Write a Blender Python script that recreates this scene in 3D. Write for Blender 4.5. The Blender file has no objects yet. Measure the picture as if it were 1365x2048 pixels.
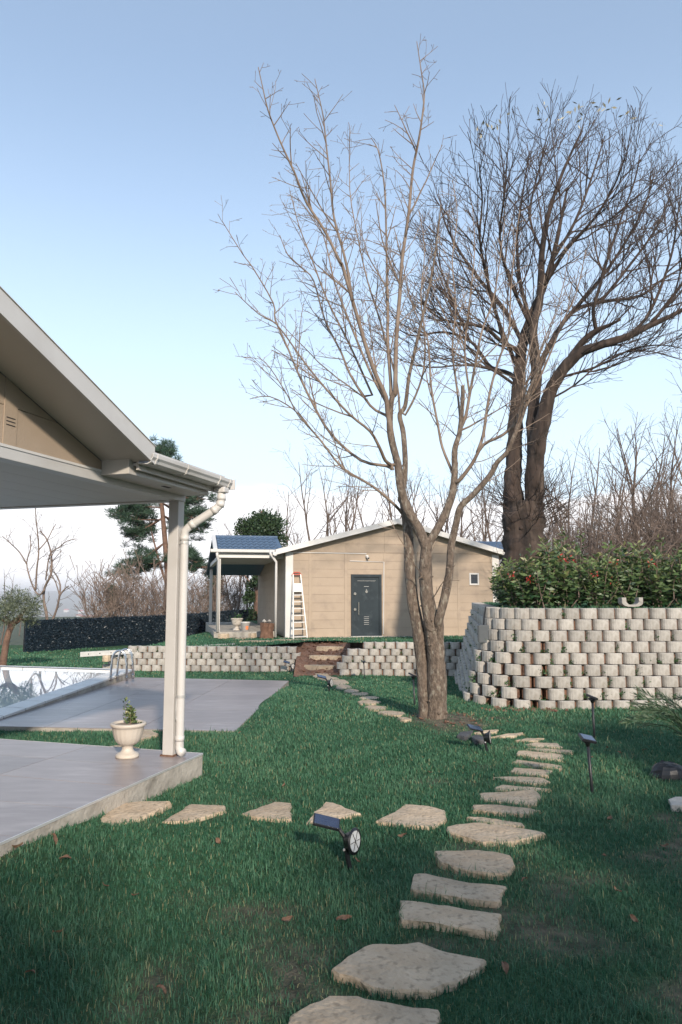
import bpy, bmesh, math, random
import numpy as np
from mathutils import Vector, Matrix, noise as mnoise

# ------------------------------------------------------------------ camera, world, sun, exposure
SC = bpy.context.scene
COL = SC.collection
FPX, HOR, CZ = 1450.0, 1187.0, 1.65          # focal length and horizon row in photo pixels, eye height
PITCH = math.atan((HOR - 1024) / FPX)
SP, CP = math.sin(PITCH), math.cos(PITCH)
cam = bpy.data.cameras.new('camera')
cam.sensor_fit = 'VERTICAL'; cam.sensor_height = 36.0; cam.lens = FPX / 2048 * 36.0
cam.clip_start = 0.05; cam.clip_end = 30000
camo = bpy.data.objects.new('camera', cam); COL.objects.link(camo)
camo.location = (0, 0, CZ); camo.rotation_euler = (math.radians(90) + PITCH, 0, 0)
SC.camera = camo

SUN_EL, SUN_AZ = math.radians(25), math.radians(165)   # azimuth clockwise from +Y: behind the camera, to the right
SUNV = Vector((math.sin(SUN_AZ) * math.cos(SUN_EL), math.cos(SUN_AZ) * math.cos(SUN_EL), math.sin(SUN_EL)))
w = bpy.data.worlds.new('World'); SC.world = w; w.use_nodes = True
nt = w.node_tree; N = nt.nodes; L = nt.links
for n in list(N): N.remove(n)
out = N.new('ShaderNodeOutputWorld'); bg = N.new('ShaderNodeBackground')
sky = N.new('ShaderNodeTexSky'); sky.sky_type = 'NISHITA'; sky.sun_disc = False
sky.sun_elevation = SUN_EL; sky.sun_rotation = SUN_AZ
sky.altitude = 200; sky.air_density = 1.0; sky.dust_density = 0.5; sky.ozone_density = 1.6
tc = N.new('ShaderNodeTexCoord'); sep = N.new('ShaderNodeSeparateXYZ'); L.new(tc.outputs['Generated'], sep.inputs[0])
mp = N.new('ShaderNodeMapping'); mp.inputs['Scale'].default_value = (1.6, 1.6, 9.0)
L.new(tc.outputs['Generated'], mp.inputs[0])
nz = N.new('ShaderNodeTexNoise'); nz.inputs['Scale'].default_value = 2.2; nz.inputs['Detail'].default_value = 7
nz.inputs['Roughness'].default_value = 0.55; nz.inputs['Distortion'].default_value = 0.4
L.new(mp.outputs[0], nz.inputs['Vector'])
def wmath(op, a, b=None, clamp=False):
    m = N.new('ShaderNodeMath'); m.operation = op; m.use_clamp = clamp
    for i, v in enumerate((a, b)):
        if v is None: continue
        if isinstance(v, (int, float)): m.inputs[i].default_value = v
        else: L.new(v, m.inputs[i])
    return m.outputs[0]
def wrange(v, a, b, c, d):
    m = N.new('ShaderNodeMapRange'); m.interpolation_type = 'SMOOTHSTEP'
    L.new(v, m.inputs[0])
    for i, q in enumerate((a, b, c, d)): m.inputs[i + 1].default_value = q
    return m.outputs[0]
el = sep.outputs['Z']
veil = wrange(el, -0.02, 0.64, 0.98, 0.22)                       # thin high haze that whitens the lower sky
bank = wmath('ADD', wrange(el, 0.03, 0.26, 0.62, -0.62), nz.outputs['Fac'])
bank = wrange(bank, 0.48, 0.72, 0.0, 0.9)                        # low cloud bank with a ragged top
mx1 = N.new('ShaderNodeMix'); mx1.data_type = 'RGBA'
mx1.inputs['B'].default_value = (4.4, 5.35, 6.2, 1)
L.new(veil, mx1.inputs['Factor']); L.new(sky.outputs[0], mx1.inputs['A'])
mx2 = N.new('ShaderNodeMix'); mx2.data_type = 'RGBA'
mx2.inputs['B'].default_value = (6.4, 6.25, 6.3, 1)
L.new(bank, mx2.inputs['Factor']); L.new(mx1.outputs['Result'], mx2.inputs['A'])
L.new(mx2.outputs['Result'], bg.inputs[0]); bg.inputs[1].default_value = 0.118
L.new(bg.outputs[0], out.inputs[0])

sl = bpy.data.lights.new('sun', 'SUN'); sl.energy = 2.75; sl.angle = math.radians(2.0); sl.color = (1.0, 0.88, 0.74)
slo = bpy.data.objects.new('sun', sl); COL.objects.link(slo); slo.location = (10, -18, 14)
slo.rotation_euler = (-SUNV).to_track_quat('-Z', 'Y').to_euler()
SC.view_settings.view_transform = 'Standard'; SC.view_settings.look = 'None'
SC.view_settings.exposure = 0.9; SC.view_settings.gamma = 1.0
SC.render.engine = 'CYCLES'
try:
    SC.cycles.use_denoising = True; SC.cycles.denoiser = 'OPENIMAGEDENOISE'
except Exception: pass
SC.cycles.max_bounces = 6; SC.cycles.transparent_max_bounces = 6

# ------------------------------------------------------------------ photo pixel -> place
def ray(x, y):
    cx = (x - 682.5) / FPX; cy = (1024 - y) / FPX
    return Vector((cx, CP - cy * SP, SP + cy * CP))
def atY(x, y, Y):
    d = ray(x, y); return Vector((0, 0, CZ)) + d * (Y / d.y)
def atz(x, y, z):
    d = ray(x, y); return Vector((0, 0, CZ)) + d * ((z - CZ) / d.z)
def sst(a, b, v):
    t = min(1.0, max(0.0, (v - a) / (b - a))); return t * t * (3 - 2 * t)
TREE = Vector((1.19, 9.55, 0))
def zl(x, y):                                   # lower lawn
    z = -0.34 * sst(11, 18, y) - 0.2 * sst(19, 28, y)
    d2 = (x - TREE.x - 0.1) ** 2 + (y - TREE.y) ** 2
    z += 0.09 * math.exp(-d2 / 0.5)
    z += 0.10 * sst(6.7, 4.7, y) * sst(-0.9, -1.9, x)
    z -= 0.05 * sst(-0.9, -1.5, x) * sst(8.6, 9.3, y)
    z += 0.018 * mnoise.noise((x * 0.7, y * 0.7, 0.3)) * sst(2, 6, y)
    return z
def return_x(y): return 2.0 + (y - 11.3) * 0.145   # base line of the wall that runs back from the corner
def zu(x, y):                                   # upper lawn round the house and raised bed
    z = 0.44 - 0.24 * sst(18, 23.5, y)
    z -= 0.20 * sst(-0.5, -3.0, x) * sst(23, 18.5, y)
    z -= 0.95 * sst(-4.6, -9.0, x)
    z -= 0.85 * sst(21.8, 19.5, y) * sst(-5.7, -6.25, x)
    xr = return_x(y) + 0.05 if y < 18.2 else return_x(18.2) + 0.05 + (y - 18.2) * 0.75
    z += (1.40 - z) * sst(xr, xr + (0.25 if y < 18.2 else 1.6), x)
    return z
def on_ground(x, y, dz=0.0, fn=zl):
    z = 0.0
    for _ in range(8):
        p = atz(x, y, z + dz); z = fn(p.x, p.y)
    return p

# ------------------------------------------------------------------ materials
MATS = {}
def mat(name, c1, c2=None, rough=0.7, scale=8.0, detail=6, bump=0.0, bscale=None, metal=0.0, spec=0.5,
        stretch=(1, 1, 1), c3=None, s3=40.0, lo=0.35, hi=0.65, attr=None, translucent=0.0, coat=0.0):
    m = bpy.data.materials.new(name); m.use_nodes = True; MATS[name] = m
    t = m.node_tree; ns, ls = t.nodes, t.links
    b = ns['Principled BSDF']
    b.inputs['Roughness'].default_value = rough; b.inputs['Metallic'].default_value = metal
    b.inputs['Specular IOR Level'].default_value = spec
    b.inputs['Coat Weight'].default_value = coat
    c1 = (*c1, 1)
    if c2 is None: b.inputs['Base Color'].default_value = c1
    if c2 is not None or bump:
        co = ns.new('ShaderNodeTexCoord'); mpn = ns.new('ShaderNodeMapping'); mpn.inputs['Scale'].default_value = stretch
        ls.new(co.outputs['Object'], mpn.inputs[0])
    if c2 is not None:
        tx = ns.new('ShaderNodeTexNoise'); tx.inputs['Scale'].default_value = scale; tx.inputs['Detail'].default_value = detail
        tx.inputs['Roughness'].default_value = 0.6
        ls.new(mpn.outputs[0], tx.inputs['Vector'])
        cr = ns.new('ShaderNodeValToRGB'); cr.color_ramp.elements[0].position = lo; cr.color_ramp.elements[1].position = hi
        cr.color_ramp.elements[0].color = c1; cr.color_ramp.elements[1].color = (*c2, 1)
        ls.new(tx.outputs['Fac'], cr.inputs[0]); last = cr.outputs[0]
        if c3 is not None:
            t3 = ns.new('ShaderNodeTexNoise'); t3.inputs['Scale'].default_value = s3; t3.inputs['Detail'].default_value = 4
            ls.new(mpn.outputs[0], t3.inputs['Vector'])
            r3 = ns.new('ShaderNodeMapRange'); r3.inputs[1].default_value = 0.54; r3.inputs[2].default_value = 0.7
            ls.new(t3.outputs['Fac'], r3.inputs[0])
            m3 = ns.new('ShaderNodeMix'); m3.data_type = 'RGBA'; m3.inputs['B'].default_value = (*c3, 1)
            ls.new(r3.outputs[0], m3.inputs['Factor']); ls.new(last, m3.inputs['A']); last = m3.outputs['Result']
        if attr:                                 # a per-piece tint stored on the mesh
            at = ns.new('ShaderNodeAttribute'); at.attribute_name = attr
            cr2 = ns.new('ShaderNodeValToRGB')
            cr2.color_ramp.elements[0].color = c1; cr2.color_ramp.elements[1].color = (*c2, 1)
            if c3 is not None:
                e = cr2.color_ramp.elements.new(0.86); e.color = (*c2, 1); cr2.color_ramp.elements[2].color = (*c3, 1)
            ls.new(at.outputs['Fac'], cr2.inputs[0]); last = cr2.outputs[0]
        ls.new(last, b.inputs['Base Color'])
    if bump:
        tb = ns.new('ShaderNodeTexNoise'); tb.inputs['Scale'].default_value = bscale or scale * 4; tb.inputs['Detail'].default_value = 8
        ls.new(mpn.outputs[0], tb.inputs['Vector'])
        bn = ns.new('ShaderNodeBump'); bn.inputs['Strength'].default_value = bump; bn.inputs['Distance'].default_value = 0.02
        ls.new(tb.outputs['Fac'], bn.inputs['Height']); ls.new(bn.outputs[0], b.inputs['Normal'])
    if translucent:
        tr = ns.new('ShaderNodeBsdfTranslucent'); ms = ns.new('ShaderNodeMixShader'); ms.inputs[0].default_value = translucent
        if c2 is not None: ls.new(last, tr.inputs['Color'])
        else: tr.inputs['Color'].default_value = c1
        ls.new(b.outputs[0], ms.inputs[1]); ls.new(tr.outputs[0], ms.inputs[2])
        ls.new(ms.outputs[0], ns['Material Output'].inputs[0])
    return m
M_soil = mat('red_soil', (0.11, 0.055, 0.035), (0.21, 0.11, 0.07), 0.95, 6, bump=0.9, bscale=30, c3=(0.26, 0.18, 0.13), s3=22)
M_stone = mat('limestone', (0.43, 0.325, 0.22), (0.54, 0.43, 0.31), 0.85, 5, bump=0.7, bscale=34, c3=(0.29, 0.225, 0.155), s3=24)
M_conc = mat('block_concrete', (0.36, 0.335, 0.30), (0.47, 0.445, 0.405), 0.92, 11, bump=0.5, bscale=70, c3=(0.30, 0.27, 0.23), s3=6)
M_render = mat('cement_render', (0.30, 0.27, 0.23), (0.46, 0.42, 0.36), 0.9, 5, bump=0.5, bscale=24, c3=(0.2, 0.18, 0.15), s3=4)
M_tile = mat('porcelain_tile', (0.26, 0.222, 0.218), (0.315, 0.275, 0.27), 0.34, 3, spec=0.45, stretch=(1, 4, 1), bump=0.03, bscale=6, c3=(0.37, 0.33, 0.325), s3=2.2)
_n = M_tile.node_tree; _oi = _n.nodes.new('ShaderNodeObjectInfo'); _mr = _n.nodes.new('ShaderNodeMapRange'); _hv = _n.nodes.new('ShaderNodeHueSaturation')
_n.links.new(_oi.outputs['Random'], _mr.inputs[0]); _mr.inputs[3].default_value = 0.86; _mr.inputs[4].default_value = 1.10
_pb = _n.nodes['Principled BSDF']; _src = _pb.inputs['Base Color'].links[0].from_socket
_n.links.new(_mr.outputs[0], _hv.inputs['Value']); _n.links.new(_src, _hv.inputs['Color']); _n.links.new(_hv.outputs[0], _pb.inputs['Base Color'])
M_grout = mat('grout', (0.10, 0.09, 0.085), (0.14, 0.125, 0.12), 0.9, 20)
M_white = mat('white_pvc', (0.57, 0.55, 0.525), (0.61, 0.59, 0.565), 0.42, 2.5, c3=(0.50, 0.475, 0.44), s3=1.3)
M_white2 = mat('white_paint', (0.60, 0.58, 0.55), (0.64, 0.62, 0.59), 0.45, 2)
M_trim = mat('steel_white', (0.50, 0.485, 0.465), (0.54, 0.525, 0.505), 0.38, 3, metal=0.0, c3=(0.45, 0.43, 0.405), s3=2)
M_soffit = mat('soffit_metal', (0.46, 0.43, 0.39), (0.50, 0.47, 0.43), 0.42, 1.5)
M_siding = mat('tan_siding', (0.365, 0.285, 0.212), (0.395, 0.31, 0.232), 0.75, 2.2, bump=0.12, bscale=60, c3=(0.325, 0.255, 0.195), s3=3.0)
M_roofblue = mat('blue_tile_metal', (0.055, 0.095, 0.155), (0.075, 0.12, 0.19), 0.42, 4)
M_door = mat('anthracite_door', (0.015, 0.025, 0.032), (0.022, 0.034, 0.042), 0.5, 3, c3=(0.035, 0.047, 0.055), s3=5, spec=0.25)
M_black = mat('black_plastic', (0.012, 0.013, 0.016), (0.018, 0.019, 0.022), 0.4, 5)
M_solar = mat('solar_cell', (0.02, 0.03, 0.07), (0.03, 0.045, 0.09), 0.12, 9, spec=0.8, coat=0.5)
M_lens = mat('lamp_lens', (0.62, 0.62, 0.60), (0.75, 0.75, 0.74), 0.2, 30)
M_steel = mat('stainless', (0.62, 0.61, 0.59), None, 0.16, metal=1.0)
M_alu = mat('aluminium', (0.62, 0.61, 0.6), (0.72, 0.71, 0.7), 0.4, 6, metal=0.5)
M_galv = mat('galvanised', (0.46, 0.46, 0.45), (0.58, 0.57, 0.55), 0.45, 8, metal=0.3)
M_chrome = mat('brushed_chrome', (0.7, 0.68, 0.63), None, 0.25, metal=1.0)
M_red = mat('red_plastic', (0.42, 0.07, 0.045), (0.5, 0.1, 0.06), 0.5, 5)
M_orange = mat('orange_sticker', (0.75, 0.2, 0.08), (0.8, 0.26, 0.1), 0.5, 5)
M_grey = mat('grey_box', (0.075, 0.085, 0.092), (0.095, 0.105, 0.112), 0.6, 6)
M_bark1 = mat('pear_bark', (0.07, 0.052, 0.04), (0.21, 0.16, 0.122), 0.92, 30, bump=1.0, bscale=60, c3=(0.28, 0.245, 0.195), s3=22, stretch=(1, 1, 0.45), lo=.3, hi=.72)
M_twig1 = mat('pear_twig', (0.15, 0.105, 0.075), (0.25, 0.19, 0.145), 0.8, 6)
M_bark2 = mat('oak_bark', (0.022, 0.016, 0.013), (0.066, 0.045, 0.035), 0.95, 5, bump=1.0, bscale=14, stretch=(1, 1, 0.25), c3=(0.095, 0.07, 0.055), s3=6)
M_twig2 = mat('oak_twig', (0.034, 0.024, 0.02), (0.08, 0.054, 0.042), 0.85, 3)
M_bark3 = mat('wood_bark', (0.085, 0.062, 0.05), (0.165, 0.122, 0.098), 0.9, 3)
M_bark4 = mat('brush_bark', (0.12, 0.09, 0.072), (0.23, 0.17, 0.137), 0.9, 2)
M_pinebark = mat('pine_bark', (0.11, 0.065, 0.048), (0.2, 0.12, 0.085), 0.95, 6, bump=0.6)
M_needle = mat('pine_needles', (0.02, 0.055, 0.035), (0.055, 0.105, 0.055), 0.6, attr='tint', translucent=0.15)
M_ever = mat('evergreen_leaf', (0.022, 0.05, 0.022), (0.06, 0.10, 0.04), 0.45, attr='tint', translucent=0.15)
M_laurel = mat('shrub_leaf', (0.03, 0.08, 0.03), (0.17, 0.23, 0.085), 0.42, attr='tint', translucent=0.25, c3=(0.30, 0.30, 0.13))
M_redleaf = mat('red_leaf', (0.30, 0.03, 0.02), (0.5, 0.07, 0.05), 0.45, attr='tint', translucent=0.2)
M_olive = mat('olive_leaf', (0.07, 0.095, 0.05), (0.2, 0.225, 0.145), 0.55, attr='tint', translucent=0.15)
M_weed = mat('weed_leaf', (0.025, 0.075, 0.025), (0.07, 0.15, 0.05), 0.5, attr='tint', translucent=0.2)
M_grass = mat('grass_blade', (0.026, 0.112, 0.062), (0.118, 0.250, 0.142), 0.55, attr='tint', translucent=0.3, spec=0.3, c3=(0.34, 0.30, 0.16))
M_fern = mat('feathery_leaf', (0.06, 0.11, 0.06), (0.13, 0.18, 0.10), 0.6, attr='tint', translucent=0.2)
M_hedgeplastic = mat('plastic_hedge', (0.008, 0.016, 0.026), (0.028, 0.045, 0.06), 0.35, attr='tint', c3=(0.06, 0.08, 0.095), spec=0.4)
M_deadleaf = mat('dead_leaf', (0.12, 0.06, 0.035), (0.24, 0.15, 0.095), 0.8, 20)
M_pot = mat('cream_planter', (0.52, 0.465, 0.40), (0.57, 0.515, 0.445), 0.5, 4, c3=(0.5, 0.44, 0.36), s3=5)
M_potsoil = mat('pot_soil', (0.24, 0.19, 0.15), (0.32, 0.26, 0.21), 0.95, 12, bump=0.5)
M_slate = mat('dark_slate', (0.05, 0.05, 0.055), (0.085, 0.085, 0.09), 0.7, 6, bump=0.4)
M_wood = mat('rusty_wood', (0.10, 0.05, 0.03), (0.2, 0.11, 0.07), 0.9, 8, bump=0.5)
M_hill = mat('hill_land', (0.06, 0.075, 0.045), (0.10, 0.105, 0.065), 0.95, 0.004, c3=(0.16, 0.14, 0.10), s3=0.012)
M_pooltile = mat('pool_plaster', (0.55, 0.68, 0.72), (0.62, 0.74, 0.77), 0.5, 6)
M_cut = mat('cut_wood', (0.33, 0.25, 0.18), (0.42, 0.33, 0.24), 0.85, 14)
M_seedleaf = mat('pale_seed_leaf', (0.36, 0.32, 0.22), (0.5, 0.46, 0.34), 0.7, attr='tint')
M_glass = mat('window_glass', (0.02, 0.025, 0.03), None, 0.06, spec=0.8)
M_seam = mat('dark_seam', (0.03, 0.028, 0.026), None, 0.8)
M_joint = mat('panel_joint', (0.24, 0.19, 0.145), None, 0.8)
def vary(m, lo, hi):
    n = m.node_tree; oi = n.nodes.new('ShaderNodeObjectInfo'); mr = n.nodes.new('ShaderNodeMapRange'); hv = n.nodes.new('ShaderNodeHueSaturation'); pb = n.nodes['Principled BSDF']
    n.links.new(oi.outputs['Random'], mr.inputs[0]); mr.inputs[3].default_value = lo; mr.inputs[4].default_value = hi
    src = pb.inputs['Base Color'].links[0].from_socket; n.links.new(mr.outputs[0], hv.inputs['Value']); n.links.new(src, hv.inputs['Color']); n.links.new(hv.outputs[0], pb.inputs['Base Color'])
vary(M_conc, .80, 1.12); vary(M_stone, .84, 1.10); vary(M_siding, .975, 1.02)
# water: a still mirror over a pale basin
M_water = bpy.data.materials.new('pool_water'); M_water.use_nodes = True
_b = M_water.node_tree.nodes['Principled BSDF']
_b.inputs['Base Color'].default_value = (0.62, 0.72, 0.76, 1); _b.inputs['Roughness'].default_value = 0.015
_b.inputs['IOR'].default_value = 1.33; _b.inputs['Transmission Weight'].default_value = 0.25; _b.inputs['Specular IOR Level'].default_value = 1.0
# lawn soil with a stored share of bare ground
def lawn_material(name):
    m = bpy.data.materials.new(name); m.use_nodes = True
    t = m.node_tree; ns, ls = t.nodes, t.links; b = ns['Principled BSDF']; b.inputs['Roughness'].default_value = 0.95
    b.inputs['Specular IOR Level'].default_value = 0.15
    co = ns.new('ShaderNodeTexCoord')
    t1 = ns.new('ShaderNodeTexNoise'); t1.inputs['Scale'].default_value = 9; t1.inputs['Detail'].default_value = 9; ls.new(co.outputs['Object'], t1.inputs['Vector'])
    t2 = ns.new('ShaderNodeTexNoise'); t2.inputs['Scale'].default_value = 60; t2.inputs['Detail'].default_value = 5; ls.new(co.outputs['Object'], t2.inputs['Vector'])
    g = ns.new('ShaderNodeValToRGB'); g.color_ramp.elements[0].position = 0.3; g.color_ramp.elements[1].position = 0.7
    g.color_ramp.elements[0].color = (0.026, 0.072, 0.034, 1); g.color_ramp.elements[1].color = (0.065, 0.12, 0.055, 1)
    ls.new(t2.outputs['Fac'], g.inputs[0])
    s = ns.new('ShaderNodeValToRGB'); s.color_ramp.elements[0].position = 0.3; s.color_ramp.elements[1].position = 0.7
    s.color_ramp.elements[0].color = (0.05, 0.045, 0.036, 1); s.color_ramp.elements[1].color = (0.19, 0.155, 0.115, 1)
    ls.new(t1.outputs['Fac'], s.inputs[0])
    at = ns.new('ShaderNodeAttribute'); at.attribute_name = 'bare'
    mx = ns.new('ShaderNodeMix'); mx.data_type = 'RGBA'
    ls.new(at.outputs['Fac'], mx.inputs['Factor']); ls.new(g.outputs[0], mx.inputs['A']); ls.new(s.outputs[0], mx.inputs['B'])
    ls.new(mx.outputs['Result'], b.inputs['Base Color'])
    bn = ns.new('ShaderNodeBump'); bn.inputs['Strength'].default_value = 0.8; bn.inputs['Distance'].default_value = 0.02
    ls.new(t2.outputs['Fac'], bn.inputs['Height']); ls.new(bn.outputs[0], b.inputs['Normal'])
    return m
M_lawn = lawn_material('lawn_ground')

# ------------------------------------------------------------------ builders
def tag(o, label=None, cat=None, group=None, kind=None):
    for k, v in (('label', label), ('category', cat), ('group', group), ('kind', kind)):
        if v: o[k] = v
    return o
def empty(name, loc, label, cat, group=None, rz=0.0):
    o = bpy.data.objects.new(name, None); COL.objects.link(o); o.location = loc; o.rotation_euler = (0, 0, rz)
    o.empty_display_size = 0.2
    return tag(o, label, cat, group)
def origin(o):
    v = Vector((0, 0, 0))
    while o is not None: v += o.location; o = o.parent
    return v
def link(name, me, m, parent=None, smooth=False):
    o = bpy.data.objects.new(name, me); COL.objects.link(o)
    if m is not None and not me.materials: me.materials.append(m)
    if parent is not None: o.parent = parent
    if smooth: me.polygons.foreach_set('use_smooth', [True] * len(me.polygons))
    return o
class MB:
    """collects world-space geometry and links it as one mesh object (relative to its parent's origin)"""
    def __init__(s): s.v = []; s.f = []; s.t = []
    def add(s, vs, fs, tint=None):
        k = len(s.v); s.v.extend(vs); s.f.extend([tuple(i + k for i in f) for f in fs])
        if tint is not None: s.t.extend([tint] * len(vs))
    def box(s, c, size, ax=None):
        """box centred at c; ax = (u, v, w) unit axes"""
        ux, uy, uz = ax or (Vector((1, 0, 0)), Vector((0, 1, 0)), Vector((0, 0, 1)))
        a, b, d = (q / 2 for q in size); c = Vector(c)
        vs = [c + ux * (a * i) + uy * (b * j) + uz * (d * k) for i in (-1, 1) for j in (-1, 1) for k in (-1, 1)]
        s.add(vs, [(0, 1, 3, 2), (4, 6, 7, 5), (0, 4, 5, 1), (2, 3, 7, 6), (0, 2, 6, 4), (1, 5, 7, 3)])
    def prism(s, poly, off):
        """closed polygon (list of Vectors) swept by the vector off"""
        n = len(poly); poly = [Vector(p) for p in poly]; off = Vector(off)
        s.add(poly + [p + off for p in poly],
              [tuple(range(n - 1, -1, -1)), tuple(range(n, 2 * n))] + [(i, (i + 1) % n, n + (i + 1) % n, n + i) for i in range(n)])
    def tube(s, pts, rad, sides=6, cap=True, tint=None, wob=0.0, seed=0.0):
        pts = [Vector(p) for p in pts]; n = len(pts); vs = []
        up = Vector((0.31, 0.17, 0.93))
        for i, p in enumerate(pts):
            d = (pts[min(i + 1, n - 1)] - pts[max(i - 1, 0)])
            if d.length < 1e-9: d = Vector((0, 0, 1))
            d.normalize()
            a = d.orthogonal() if i == 0 else a - d * a.dot(d)
            if a.length < 1e-4: a = d.orthogonal()
            a.normalize(); b = d.cross(a); r = rad[i] if hasattr(rad, '__len__') else rad
            for k in range(sides):
                t = 2 * math.pi * k / sides; rr = r
                if wob: rr = r * (1 + wob * mnoise.noise((p.x * 4 + math.cos(t) * 1.3 + seed, p.y * 4 + math.sin(t) * 1.3, p.z * 3.1)) + (.42 * wob * mnoise.noise((math.cos(t) * 4.5 + seed, math.sin(t) * 4.5, p.z * 13)) if sides > 15 else 0))
                vs.append(p + a * (rr * math.cos(t)) + b * (rr * math.sin(t)))
        fs = [(i * sides + k, i * sides + (k + 1) % sides, (i + 1) * sides + (k + 1) % sides, (i + 1) * sides + k)
              for i in range(n - 1) for k in range(sides)]
        if cap: fs += [tuple(range(sides - 1, -1, -1)), tuple(range((n - 1) * sides, n * sides))]
        s.add(vs, fs, tint)
    def lathe(s, c, prof, sides=28, flute=None):
        c = Vector(c); vs = []
        for i, (r, z) in enumerate(prof):
            for k in range(sides):
                t = 2 * math.pi * k / sides; rr = r
                if flute and flute[0] <= i <= flute[1]: rr = r * (1 + flute[3] * (abs(math.cos(t * flute[2] / 2)) - 0.6))
                vs.append(c + Vector((rr * math.cos(t), rr * math.sin(t), z)))
        n = len(prof)
        s.add(vs, [(i * sides + k, i * sides + (k + 1) % sides, (i + 1) * sides + (k + 1) % sides, (i + 1) * sides + k)
                   for i in range(n - 1) for k in range(sides)] + [tuple(range(sides - 1, -1, -1)), tuple(range((n - 1) * sides, n * sides))])
    def mesh(s, name, org=Vector((0, 0, 0))):
        me = bpy.data.meshes.new(name)
        me.from_pydata([tuple(v - org) for v in s.v] if s.v and isinstance(s.v[0], Vector) else s.v, [], s.f)
        if s.t:
            a = me.attributes.new('tint', 'FLOAT', 'POINT'); a.data.foreach_set('value', s.t)
        me.update(); return me
    def build(s, name, m, parent=None, smooth=False, bevel=0.0):
        me = s.mesh(name, origin(parent) if parent is not None else Vector((0, 0, 0)))
        if bevel:
            bm = bmesh.new(); bm.from_mesh(me)
            bmesh.ops.recalc_face_normals(bm, faces=bm.faces)
            es = [e for e in bm.edges if len(e.link_faces) == 2 and e.calc_face_angle(0) > 0.5]
            bmesh.ops.bevel(bm, geom=es, offset=bevel, segments=2, affect='EDGES', profile=0.6, clamp_overlap=True)
            bm.to_mesh(me); bm.free()
        else:
            bm = bmesh.new(); bm.from_mesh(me); bmesh.ops.recalc_face_normals(bm, faces=bm.faces); bm.to_mesh(me); bm.free()
        return link(name, me, m, parent, smooth)
def mesh_np(name, V, F, m, parent=None, tint=None, kind=None):
    """fast mesh from numpy arrays; F is (n,3) or (n,4)"""
    me = bpy.data.meshes.new(name); k = F.shape[1]
    me.vertices.add(len(V)); me.vertices.foreach_set('co', V.astype(np.float32).ravel())
    me.loops.add(F.size); me.loops.foreach_set('vertex_index', F.astype(np.int32).ravel())
    me.polygons.add(len(F)); me.polygons.foreach_set('loop_start', np.arange(0, F.size, k, dtype=np.int32))
    me.polygons.foreach_set('loop_total', np.full(len(F), k, dtype=np.int32))
    if tint is not None:
        a = me.attributes.new('tint', 'FLOAT', 'POINT'); a.data.foreach_set('value', tint.astype(np.float32))
    me.update(calc_edges=True); me.validate()
    o = link(name, me, m, parent)
    if kind: o['kind'] = kind
    return o
def copy_tree(o, parent=None):
    c = o.copy(); COL.objects.link(c); c.parent = parent
    for ch in list(o.children): copy_tree(ch, c)
    return c
def leaf_cloud(P, D, size, rng, width=0.42, fold=0.0, tint=None):
    """leaf-shaped quads: P (n,3) bases, D (n,3) pointing directions, size (n,)"""
    n = len(P); D = D / (np.linalg.norm(D, axis=1, keepdims=True) + 1e-9)
    R = rng.normal(size=(n, 3)); S = np.cross(D, R); S /= (np.linalg.norm(S, axis=1, keepdims=True) + 1e-9)
    U = np.cross(S, D); s = size[:, None]
    V = np.empty((n, 4, 3))
    V[:, 0] = P; V[:, 1] = P + D * s * 0.5 + S * s * width / 2 + U * s * fold
    V[:, 2] = P + D * s - U * s * fold * 1.3; V[:, 3] = P + D * s * 0.5 - S * s * width / 2 + U * s * fold
    F = np.arange(n * 4).reshape(n, 4)
    t = rng.random(n) if tint is None else tint
    return V.reshape(-1, 3), F, np.repeat(t, 4)
def tri_normals_z(*_): pass

# ------------------------------------------------------------------ helpers for flat pieces
def clip_poly(poly, p, n):
    """keep the part of a 2D polygon where (q-p).n <= 0"""
    res = []; m = len(poly)
    for i in range(m):
        a, b = poly[i], poly[(i + 1) % m]
        da = (a[0] - p[0]) * n[0] + (a[1] - p[1]) * n[1]; db = (b[0] - p[0]) * n[0] + (b[1] - p[1]) * n[1]
        if da <= 0: res.append(a)
        if da * db < 0:
            t = da / (da - db); res.append((a[0] + (b[0] - a[0]) * t, a[1] + (b[1] - a[1]) * t))
    return res
def clip_convex(poly, conv):
    """clip poly by a convex counter-clockwise polygon"""
    m = len(conv)
    for i in range(m):
        a, b = conv[i], conv[(i + 1) % m]
        poly = clip_poly(poly, a, (b[1] - a[1], a[0] - b[0]))
        if len(poly) < 3: return []
    return poly
def area2(poly): return abs(sum(poly[i][0] * poly[(i + 1) % len(poly)][1] - poly[(i + 1) % len(poly)][0] * poly[i][1] for i in range(len(poly)))) / 2
def inside(poly, x, y):
    c = False; n = len(poly); j = n - 1
    for i in range(n):
        xi, yi = poly[i][0], poly[i][1]; xj, yj = poly[j][0], poly[j][1]
        if (yi > y) != (yj > y) and x < (xj - xi) * (y - yi) / (yj - yi) + xi: c = not c
        j = i
    return c
RNG = random.Random(7)

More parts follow.
